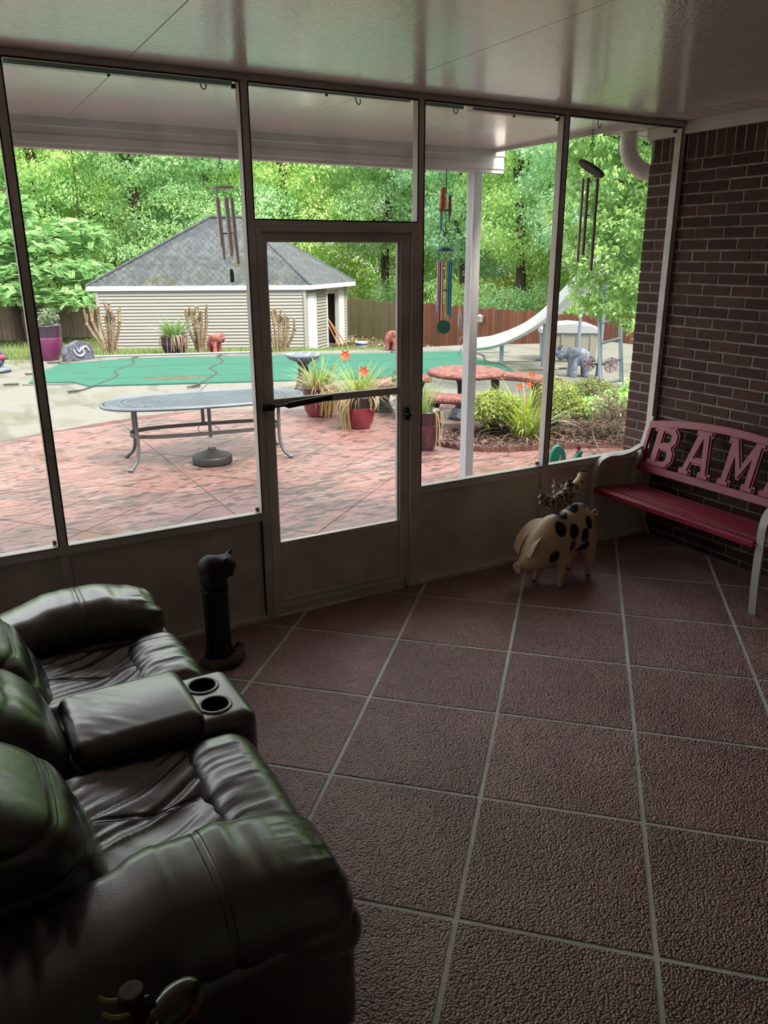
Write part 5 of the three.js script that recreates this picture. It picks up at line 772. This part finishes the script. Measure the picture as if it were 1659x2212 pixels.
function foliage(parent, geo, blobs, per, pal, s0, s1, name = 'foliage') { // blobs: [cx, cy, cz, rx, ry, rz]
  const n = Math.round(blobs.reduce((s, b) => s + per * (b[3] * b[4] + b[4] * b[5] + b[3] * b[5]) / 3, 0)), im = new THREE.InstancedMesh(geo, foliageM, n); let k = 0; const w = blobs.map((b) => (b[3] * b[4] + b[4] * b[5] + b[3] * b[5]) / 3), tot = w.reduce((a, b) => a + b, 0);
  while (k < n) { let r = rnd() * tot, i = 0; while ((r -= w[i]) > 0 && i < w.length - 1) i++; const b = blobs[i], d = rdir(), f = 1 - 0.45 * rnd() * rnd() + 0.08 * (vn(d.x * 4 + 9, d.y * 4 + d.z * 3 + 9, 1e6, i) - 0.5); q3.position.set(b[0] + d.x * b[3] * f, b[1] + d.y * b[4] * f, b[2] + d.z * b[5] * f); q3.rotation.set(rr(-0.5, 0.5), rr(0, 6.3), rr(-0.5, 0.5)); q3.scale.setScalar(rr(s0, s1)); q3.updateMatrix(); im.setMatrixAt(k, q3.matrix); c3.set(pal[Math.floor(rnd() * pal.length)]); im.setColorAt(k++, c3); }
  im.name = name; im.castShadow = im.receiveShadow = true; parent.add(im); return stuff(im);
}
const barkM = mat(0x5a4c40, 0.95, { map: tintStrong, bump: brickBump, scale: 0.03 });
function tree(name, label, x, z, h, R, pal, geo, opt = {}) {
  const y = opt.y ?? groundY(x, z), o = thing(name, label, 'tree', [x, y, z], 0, opt.group), B = opt.blobs ?? [], n = opt.n ?? 9, lo = opt.lo ?? 0.25;
  if (!opt.blobs) for (let i = 0; i < n; i++) { const t = i / (n - 1), a = i * 2.4, r = R * 0.55 * sin(PI * (0.2 + 0.7 * t)); B.push([cos(a) * r, h * (lo + (1 - lo) * t * 0.92), sin(a) * r, R * rr(0.45, 0.65), R * rr(0.35, 0.5), R * rr(0.45, 0.65)]); }
  const tr = [tube([[0, -0.3, 0], [rr(-0.1, 0.1), h * 0.3, rr(-0.1, 0.1)], [rr(-0.3, 0.3), h * 0.6, rr(-0.3, 0.3)], [0, h * 0.85, 0]], opt.trunk ?? 0.16, 20, 8)]; for (const b of B.filter((_, i) => i % 2)) tr.push(tube([[0, Math.max(0.2, b[1] - b[4] * 1.6), 0], [b[0] * 0.5, b[1] - b[4] * 0.5, b[2] * 0.5], [b[0], b[1], b[2]]], (opt.trunk ?? 0.16) * 0.35, 10, 6));
  mesh('trunk', tr, barkM, o); foliage(o, SPR[geo], B, opt.per ?? 60, greens[pal], opt.s0 ?? 0.8, opt.s1 ?? 1.35); return o;
}
// woodland behind the fences: [x, z, height, radius, palette, leaf]
const woods = [
  [-6, -35, 12, 3.6, 'blue', 'big', 'blue green woodland tree at the left end of the back fence'], [-2.2, -36, 13, 3.8, 'bright', 'big', 'bright green woodland tree behind the left part of the back fence'], [1.6, -34.2, 11, 3.4, 'blue', 'big', 'feathery blue green tree behind the back fence near the magenta pot'], [5.2, -35, 13, 3.8, 'bright', 'big', 'yellowish green tree rising behind the left hip of the shed roof'], [8.8, -33, 12.5, 3.8, 'deep', 'big', 'dark green woodland tree behind the shed ridge'], [12.4, -34.5, 13.5, 4, 'blue', 'big', 'drooping blue green tree behind the right slope of the shed roof'], [15.6, -33, 12.5, 3.6, 'bright', 'big', 'bright leaved tree behind the corner where the fences meet'], [19.6, -30.5, 13, 3.8, 'deep', 'big', 'dark woodland tree behind the greenish fence boards'], [21, -26, 12.5, 3.6, 'blue', 'big', 'blue green tree behind the fence beside the green algae'], [20.9, -21.8, 12, 3.3, 'bright', 'big', 'light green tree behind the fence left of the slide'], [20.6, -17.8, 12, 3.2, 'blue', 'big', 'feathery tree behind the fence above the slide'], [21, -13.6, 11.5, 3.4, 'deep', 'big', 'dark green tree behind the fence above the storage box'], [21, -9.4, 11, 3.2, 'bright', 'big', 'light green tree behind the right end of the fence'], [24, -5, 11, 3.4, 'blue', 'big', 'blue green tree beyond the right end of the fence'],
];
for (const [x, z, h, r, pal, g, label] of woods) { const up = x > 17; tree('woodland_tree', label, x, z, h, r, pal, g, { group: 'woodland behind the fences', lo: up ? 0.28 : 0.12, per: 72, n: up ? 9 : 11, trunk: 0.2 }); }
// a deeper row closes the gaps, paler and looser
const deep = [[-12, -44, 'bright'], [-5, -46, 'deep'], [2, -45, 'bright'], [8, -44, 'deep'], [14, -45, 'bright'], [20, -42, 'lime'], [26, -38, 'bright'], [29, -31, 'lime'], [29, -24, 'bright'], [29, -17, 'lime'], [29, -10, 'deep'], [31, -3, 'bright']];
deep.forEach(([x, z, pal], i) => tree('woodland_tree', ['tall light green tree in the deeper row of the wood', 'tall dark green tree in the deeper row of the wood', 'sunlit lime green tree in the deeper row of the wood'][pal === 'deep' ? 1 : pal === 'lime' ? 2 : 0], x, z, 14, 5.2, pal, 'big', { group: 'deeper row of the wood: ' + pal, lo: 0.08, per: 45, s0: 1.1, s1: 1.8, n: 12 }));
// undergrowth at the fence foot outside
for (const [x, z, pal] of [[-3, -33.4, 'deep'], [3.2, -32.8, 'blue'], [19.4, -28, 'deep'], [19.3, -24, 'bright'], [19, -19.6, 'deep'], [19.2, -15.6, 'bright'], [19.4, -11.6, 'deep']]) { const o = thing('undergrowth_bush', pal === 'deep' ? 'dark undergrowth bush growing behind the fence' : pal === 'blue' ? 'feathery undergrowth bush behind the back fence' : 'light green undergrowth bush growing behind the fence', 'bush', [x, groundY(x, z), z], 0, 'undergrowth behind the fence: ' + pal); mesh('stem', [bar(V(0, -0.1, 0), V(0.1, 1, 0.1), 0.04, 0.02), bar(V(0, -0.1, 0), V(-0.2, 0.9, 0), 0.04, 0.02)], barkM, o); foliage(o, SPR.mid, [[0, 1.1, 0, 1.5, 0.8, 0.9], [0.9, 1.5, 0.3, 0.9, 0.7, 0.8], [-0.8, 1.6, 0, 0.9, 0.6, 0.8]], 90, greens[pal], 0.8, 1.3); }
// feathery tree reaching over the back fence on the left
{
  const o = tree('mimosa_tree', 'feathery fern-leaved tree hanging over the back fence beside the shed', 3.2, -30.6, 6.5, 2.6, 'mim', 'frond', { per: 520, s0: 0.55, s1: 1.0, blobs: [[-0.4, 2.0, 1.8, 1.3, 0.35, 0.9], [1.7, 1.7, 1.9, 0.9, 0.35, 0.7], [0.7, 2.7, 1.4, 1.5, 0.4, 1.1], [-1.9, 2.9, 1.0, 1.5, 0.5, 1.2], [2.5, 2.6, 1.2, 1.0, 0.5, 0.9], [0.2, 3.7, 0.8, 1.9, 0.5, 1.3], [-2.4, 4.0, 0.6, 1.3, 0.5, 1.0], [2.2, 4.0, 0.4, 1.2, 0.6, 1.0], [-0.6, 4.9, 0.2, 1.6, 0.6, 1.1], [-3.2, 3.0, 1.0, 0.9, 0.5, 0.8]] });
}
// young broad-leaved tree near the brick corner
{
  const o = tree('dogwood_tree', 'broad-leaved young tree by the brick corner half hiding the slide ladder', 10.9, -4.9, 5.2, 1.8, 'dog', 'near', { y: PY - 0.02, trunk: 0.06, per: 620, s0: 0.9, s1: 1.5, blobs: [[-1.15, 1.55, -1.05, 0.4, 0.18, 0.4], [-0.85, 1.4, -0.7, 0.36, 0.2, 0.36], [-1.38, 1.78, -1.25, 0.35, 0.22, 0.35], [-0.8, 2.0, -0.65, 0.6, 0.34, 0.5], [-1.35, 2.35, -1.15, 0.62, 0.36, 0.55], [-0.9, 2.75, -0.8, 0.8, 0.42, 0.7], [-1.55, 2.95, -1.35, 0.6, 0.36, 0.6], [-1.2, 3.45, -1.1, 0.8, 0.46, 0.7], [-0.5, 3.4, -0.4, 0.9, 0.55, 0.8], [-1.4, 4.1, -1.2, 0.8, 0.46, 0.7], [-0.7, 4.5, -0.6, 1, 0.6, 0.8], [-1.2, 5, -1, 1, 0.6, 0.8]] });
}
// strap-leaved clumps
function blades(n, L, w, spread, up, droop, seg = 7) {
  const P = [], I = [];
  for (let i = 0; i < n; i++) { const a = rr(0, 2 * PI), l = L * rr(0.65, 1.1), o = spread * Math.sqrt(rnd()), t0 = up * rr(0.6, 1.2), b = P.length / 3, dx = cos(a), dz = sin(a); let x = dx * o, z = dz * o, y = 0, th = PI / 2 - t0 * rr(0.2, 1);
    for (let k = 0; k <= seg; k++) { const f = k / seg, ww = w * (1 - f * f * 0.95) * 0.5; P.push(x - dz * ww, y, z + dx * ww, x + dz * ww, y, z - dx * ww); if (k) { const q = b + (k - 1) * 2; I.push(q, q + 1, q + 2, q + 1, q + 3, q + 2); } x += dx * cos(th) * l / seg; z += dz * cos(th) * l / seg; y += sin(th) * l / seg; th -= droop * rr(0.6, 1.3) * (0.4 + f); } }
  const g = new THREE.BufferGeometry(); g.setAttribute('position', new THREE.Float32BufferAttribute(P, 3)); g.setIndex(I); g.computeVertexNormals(); return g;
}
function hanging(n, R, H, a0, a1) { // dry leaves spilling over a pot rim
  const P = [], I = []; for (let i = 0; i < n; i++) { const a = rr(a0, a1), w = rr(0.006, 0.011), L = H * rr(0.35, 1), b = P.length / 3, dx = cos(a), dz = sin(a), k0 = rr(0.02, 0.1), sw = rr(-0.06, 0.06); const pts = [[R * 0.5, 0.02], [R * 0.85, 0.06 + k0 * 0.5], [R + k0 * 0.5, 0.03], [R + k0 * 0.9, -L * 0.35], [R + k0 * 0.8, -L * 0.7], [R + k0 * 0.7, -L]]; pts.forEach(([r, y], k) => { const s = sw * k / 5; P.push(dx * r - dz * (w + s), y, dz * r + dx * (w + s), dx * r + dz * (w - s), y, dz * r - dx * (w - s)); if (k) { const q = b + (k - 1) * 2; I.push(q, q + 1, q + 2, q + 1, q + 3, q + 2); } }); }
  const g = new THREE.BufferGeometry(); g.setAttribute('position', new THREE.Float32BufferAttribute(P, 3)); g.setIndex(I); g.computeVertexNormals(); return g;
}
function lily(label, pos, parts, flowers = [], fs = 1) {
  const o = thing('daylily_clump', label, 'plant', pos);
  for (const [nm, g, c] of parts) stuff(mesh(nm, g, leafMat(c), o));
  const fm = mat(0x9a3c1c, 0.6, { side: THREE.DoubleSide }), ym = mat(0xb08020, 0.6);
  for (const [x, y, z] of flowers) { const n = V(-0.5, 0.35, 0.8).normalize(), e1 = V(0.85, 0, 0.53), e2 = n.clone().cross(e1).normalize(), f = mesh('flower', leafGeo(Array.from({ length: 6 }, (_, i) => { const a = i / 6 * 2 * PI; return [V(x, y, z), e1.clone().multiplyScalar(cos(a)).addScaledVector(e2, sin(a)).addScaledVector(n, 0.35).normalize(), n, 0.1 * fs, 0.055 * fs]; })), fm, o); mesh('throat', new THREE.SphereGeometry(0.014, 10, 8).translate(x, y + 0.008, z), ym, f); mesh('flower_stem', tube([[x * 0.3, 0, z * 0.3], [x * 0.7, y * 0.6, z * 0.7], [x, y, z]], 0.006, 16, 5), mat(0x7a9a48, 0.7), f); }
  return o;
}
lily('daylily with green blades and a large orange red flower in the banded pot', [5.13, PY + 0.40, -5.98], [['green_leaves', blades(90, 0.62, 0.022, 0.16, 0.75, 0.17), 0x7c963a], ['dry_leaves', blades(90, 0.5, 0.014, 0.2, 1.3, 0.4), 0x9a8556], ['trailing_leaves', hanging(95, 0.235, 0.42, 2.6, 4.6), 0x9a8556], ['trailing_leaves', hanging(16, 0.235, 0.2, -0.6, 1.6), 0x9a8556]], [[-0.2, 0.62, 0.0], [0.02, 0.40, 0.12]], 0.95);
lily('daylily with dry straw leaves in the plain red pot behind', [5.02, PY + 0.39, -7.05], [['green_leaves', blades(70, 0.65, 0.022, 0.18, 0.85, 0.18), 0x78903f], ['dry_leaves', blades(120, 0.5, 0.015, 0.24, 1.3, 0.4), 0x8c7648], ['trailing_leaves', hanging(90, 0.26, 0.4, -0.6, 1.9), 0x8c7648]]);
lily('thin arching green leaves in the plum pot by the stone table', [5.22, PY + 0.44, -4.42], [['green_leaves', blades(42, 0.55, 0.02, 0.1, 0.7, 0.17), 0x6f8a46], ['trailing_leaves', hanging(8, 0.205, 0.42, 0.1, 1.4), 0x8f744a]]);
lily('large lime green daylily clump with small orange flowers in the mulch bed', [6.72, PY + 0.03, -4.25], [['green_leaves', blades(230, 0.85, 0.022, 0.16, 0.95, 0.19), 0x8a9e34], ['dry_leaves', blades(36, 0.6, 0.016, 0.2, 1.2, 0.3), 0x98925a]], [[-0.12, 0.66, -0.02], [0.05, 0.80, 0.0], [-0.06, 0.7, 0.1]], 0.6);
lily('full green grassy clump in the streaked pot before the shed', [5.42, PY + 0.34, -16.5], [['green_leaves', blades(160, 0.62, 0.03, 0.24, 0.95, 0.17), 0x5f7c3a], ['trailing_leaves', hanging(46, 0.33, 0.36, 0, 4), 0x948668]]);
{ const o = thing('potted_seedling', 'small pale leafy seedling in the large magenta pot', 'plant', [2.4, PY + 0.70, -16.5]); mesh('stem', tube([[0, 0, 0], [0.05, 0.2, 0], [0.16, 0.4, 0]], 0.012), barkM, o); foliage(o, SPR.near, [[0.1, 0.3, 0, 0.16, 0.18, 0.12], [-0.06, 0.14, 0, 0.16, 0.1, 0.12]], 1100, [0x7c8e70, 0x687f62], 0.9, 1.3); }
// bushes in and around the bed
function bush(label, pos, blobs, per, pal, geo = 'near', stemH = 0.3) { const o = thing('leafy_bush', label, 'bush', pos); mesh('stems', Array.from({ length: 9 }, (_, i) => tube([[rr(-0.05, 0.05), -0.03, rr(-0.05, 0.05)], [rr(-0.08, 0.08), stemH * 0.5, rr(-0.08, 0.08)], [rr(-0.2, 0.2), stemH, rr(-0.16, 0.16)]], 0.012, 10, 5)), barkM, o); foliage(o, SPR[geo], blobs, per, Array.isArray(pal) ? pal : greens[pal], 0.8, 1.3); return o; }
bush('rounded yellow green bush in the bed before the curved bench', [6.38, PY + 0.03, -4.55], [[0, 0.42, 0, 0.3, 0.17, 0.28], [0.12, 0.36, 0.1, 0.25, 0.16, 0.22], [-0.12, 0.34, 0.08, 0.2, 0.15, 0.2]], 4200, 'garden', 'tiny');
bush('yellow green bush with bare stems beside the leafless shrub', [7.32, PY + 0.03, -4.33], [[0, 0.5, 0, 0.27, 0.22, 0.25], [0.1, 0.36, 0.08, 0.25, 0.15, 0.2]], 4200, 'garden', 'tiny');
bush('rounded yellow green bush at the deck edge below the grey elephant', [9.6, PY - 0.04, -6.0], [[0, 0.2, 0, 0.34, 0.2, 0.3], [0.15, 0.16, 0.1, 0.3, 0.15, 0.26]], 3600, [0x7c883a, 0x6c7e36, 0x8c944a, 0x5c7032], 'tiny');
bush('low bright leafy plants below the pinwheels by the brick corner', [8.75, PY + 0.03, -4.6], [[0, 0.24, 0, 0.45, 0.14, 0.35], [0.5, 0.34, -0.1, 0.32, 0.17, 0.3], [-0.45, 0.2, 0, 0.3, 0.12, 0.25], [0.85, 0.42, 0.1, 0.3, 0.2, 0.3]], 900, 'dog', 'near');
bush('climbing dark leafy shrub beside the slide ladder', [10.75, PY - 0.02, -5.75], [[0, 0.75, 0, 0.3, 0.5, 0.3], [0.15, 0.45, 0.2, 0.35, 0.35, 0.3]], 900, 'deep', 'near');
{ // vine shoot beside the pots, seen through the door
  bush('tall light green leafy shoots beside the banded pot', [6.05, PY, -6.2], [[0, 0.55, 0, 0.16, 0.3, 0.14], [0.05, 0.3, 0.05, 0.2, 0.22, 0.16], [0.02, 0.85, 0, 0.12, 0.2, 0.12]], 1300, [0x78944e, 0x668444, 0x8a9f64], 'near', 0.7);
  bush('pale leafy shrub with white branches beyond the left screen post', [-0.35, groundY(-0.35, -15), -17.6], [[0.4, 1.0, 0, 0.5, 0.3, 0.4], [0.3, 0.3, 0, 0.35, 0.2, 0.3]], 700, 'lime', 'near', 0.8);
}
// leafless twiggy shrub
{
  const o = thing('bare_shrub', 'tangled leafless brown shrub spreading before the brick corner', 'shrub', [7.75, PY + 0.03, -3.5]), G = [], G2 = [];
  const grow = (p, d, l, r, k) => { const m = p.clone().addScaledVector(d, l * 0.5).add(V(rr(-0.04, 0.04), rr(-0.04, 0.04), rr(-0.04, 0.04)).multiplyScalar(l)), e = p.clone().addScaledVector(d, l); (k > 1 ? G : G2).push(tube([p, m, e], r, 5, 4)); if (k <= 0) return; const n = k > 2 ? 3 : 3; for (let i = 0; i < n; i++) grow(e, d.clone().add(V(rr(-0.9, 0.9), rr(-0.55, 0.5), rr(-0.9, 0.9))).normalize(), l * rr(0.55, 0.8), r * 0.66, k - 1); };
  for (let i = 0; i < 17; i++) grow(V(rr(-0.25, 0.25), 0, rr(-0.25, 0.25)), V(rr(-1.5, 0.5), rr(0.35, 0.9), rr(-1.0, 0.8)).normalize(), rr(0.22, 0.32), 0.012, 4);
  mesh('branches', G, mat(0x5a4e42, 0.9), o); stuff(mesh('twigs', G2, mat(0x6f6252, 0.9), o));
  const o2 = thing('fallen_branch', 'long bare forked branch lying from the shrub to the patio', 'branch', [6.7, PY + 0.02, -3.1]); mesh('limb', [tube([[0, 0.0, 0.35], [0.25, 0.06, -0.05], [0.6, 0.12, -0.5], [0.95, 0.3, -0.9]], 0.011, 24, 6), tube([[-0.1, 0.1, -0.65], [0.05, 0.08, -0.35], [0.25, 0.06, -0.05]], 0.009, 20, 6), tube([[0.25, 0.06, -0.05], [0.6, 0.05, 0.1], [1.1, 0.08, 0.05]], 0.008, 20, 6)], mat(0x4c4034, 0.9), o2);
}
// small lamp on the fence
{ const o = thing('fence_lamp', 'small pale lantern fixed high on the reddish fence', 'lamp', [16.26, -0.15, -18.2], -1.4); mesh('housing', rbox(-0.09, 0.09, -0.12, 0.08, -0.02, 0.1, 0.02), mat(0x8a8c86, 0.6), o); mesh('roof', new THREE.ConeGeometry(0.13, 0.08, 4).rotateY(PI / 4).translate(0, 0.12, 0.04), mat(0x9a9c98, 0.6), o); }
// three hard-pruned multi-stemmed trunks before the shed wall
function pruned(label, pos, stems) {
  const o = thing('pruned_crepe_myrtle', label, 'tree', pos, 0, 'hard-pruned trunks along the shed wall'), bk = mat(0x7d6c52, 0.85, { map: tintStrong }), cut = mat(0xa39268, 0.8);
  for (const [x0, x1  , hh, fork] of stems) { const h = hh * 0.78, z = rr(-0.12, 0.12), t = mesh('stem', [tube([[x0, -0.1, z], [x0 + (x1 - x0) * 0.25, h * 0.35, z], [x0 + (x1 - x0) * 0.7, h * 0.7, z], [x1, h, z]], 0.04, 20, 8), new THREE.SphereGeometry(0.05, 10, 8).translate(x1, h, z)], bk, o);
    for (let i = 0; i < fork; i++) { const a = (i - (fork - 1) / 2) * 0.17 + rr(-0.05, 0.05), l = rr(0.22, 0.46), e = V(x1 + sin(a) * l, h + cos(a) * l, z + rr(-0.08, 0.08)); const b = mesh('stub', bar(V(x1, h - 0.03, z), e, 0.031, 0.026, 8), bk, t); mesh('cut_end', cyl(0.028, 0.028, 0.006, 0, 0, 0, 12).applyQuaternion(new THREE.Quaternion().setFromUnitVectors(V(0, 1, 0), e.clone().sub(V(x1, h - 0.03, z)).normalize())).translate(e.x, e.y, e.z), cut, o); } }
  return o;
}
const yaw = -0.5176, place = (x, z) => [x, groundY(x, z), z];
pruned('pruned multi-stemmed trunk leaning out at the left corner of the shed', place(4.0, -17.9), [[-0.02, -0.42, 1.0, 2], [0.0, -0.28, 1.12, 2], [0.03, -0.14, 1.2, 3], [0.08, 0.04, 0.95, 2], [0.1, 0.14, 1.15, 3], [0.14, 0.26, 1.0, 3], [0.18, 0.38, 1.08, 2]]).rotation.y = yaw;
pruned('pruned multi-stemmed trunk beside the streaked purple pot', place(6.17, -16.94), [[-0.04, -0.24, 0.95, 3], [0.0, -0.1, 1.0, 3], [0.05, 0.04, 0.9, 3], [0.09, 0.14, 1.02, 3], [0.12, 0.25, 1.08, 2]]).rotation.y = yaw;
pruned('pruned multi-stemmed trunk near the shed door corner', place(8.09, -16.02), [[-0.12, -0.26, 0.9, 3], [-0.06, -0.12, 1.0, 3], [0.0, 0.0, 0.95, 3], [0.08, 0.12, 0.85, 3], [0.12, 0.24, 0.9, 2], [0.16, 0.4, 0.82, 1]]).rotation.y = yaw;
// grass strip, leaf litter
{
  const g = blades(5, 0.13, 0.012, 0.03, 0.6, 0.12, 3), N = 9000, im = new THREE.InstancedMesh(g, leafMat(0xffffff), N); let k = 0;
  while (k < N) { const x = rr(-3, 13.5), z = rr(-31, -14.2), far = -16.39 + (x - 3.38) * (x < 3.38 ? -0.316 : 0.296); if (z > far - 0.05 || (rnd() > 0.5 && z < far - 6)) continue; q3.position.set(x, groundY(x, z), z); q3.rotation.set(0, rr(0, 6.3), 0); q3.scale.setScalar(rr(0.7, 1.5)); q3.updateMatrix(); im.setMatrixAt(k, q3.matrix); c3.set([0x6c8a38, 0x5f8033, 0x7c9248, 0x78804a][Math.floor(rnd() * 4)]); im.setColorAt(k++, c3); }
  im.name = 'lawn_grass'; stuff(im); tag(im, 'short green lawn grass between the pool deck and the back fence', 'grass'); scene.add(im);
  const lf = leafGeo([[V(0, 0, 0), V(1, 0.05, 0).normalize(), V(0, 1, 0), 0.11, 0.06]]), M = 3200, il = new THREE.InstancedMesh(lf, mat(0xffffff, 0.9, { side: THREE.DoubleSide }), M); k = 0;
  while (k < M) { const x = rr(11.5, 17), z = rr(-27, -13.3); if (depthOf(x, z) < 21.5 || x > 15.4 + (z + 27) * 0.14) continue; q3.position.set(x, groundY(x, z) + rr(0.01, 0.04), z); q3.rotation.set(rr(-0.5, 0.5), rr(0, 6.3), rr(-0.5, 0.5)); q3.scale.setScalar(rr(0.8, 1.6)); q3.updateMatrix(); il.setMatrixAt(k, q3.matrix); c3.set([0x7a644c, 0x624e3b, 0x8a765e, 0x6c5c48][Math.floor(rnd() * 4)]); il.setColorAt(k++, c3); }
  il.name = 'leaf_litter'; stuff(il); tag(il, 'dry brown leaf litter on the ground along the fence beyond the pool', 'leaves'); scene.add(il);
}
renderer.render(scene, camera);
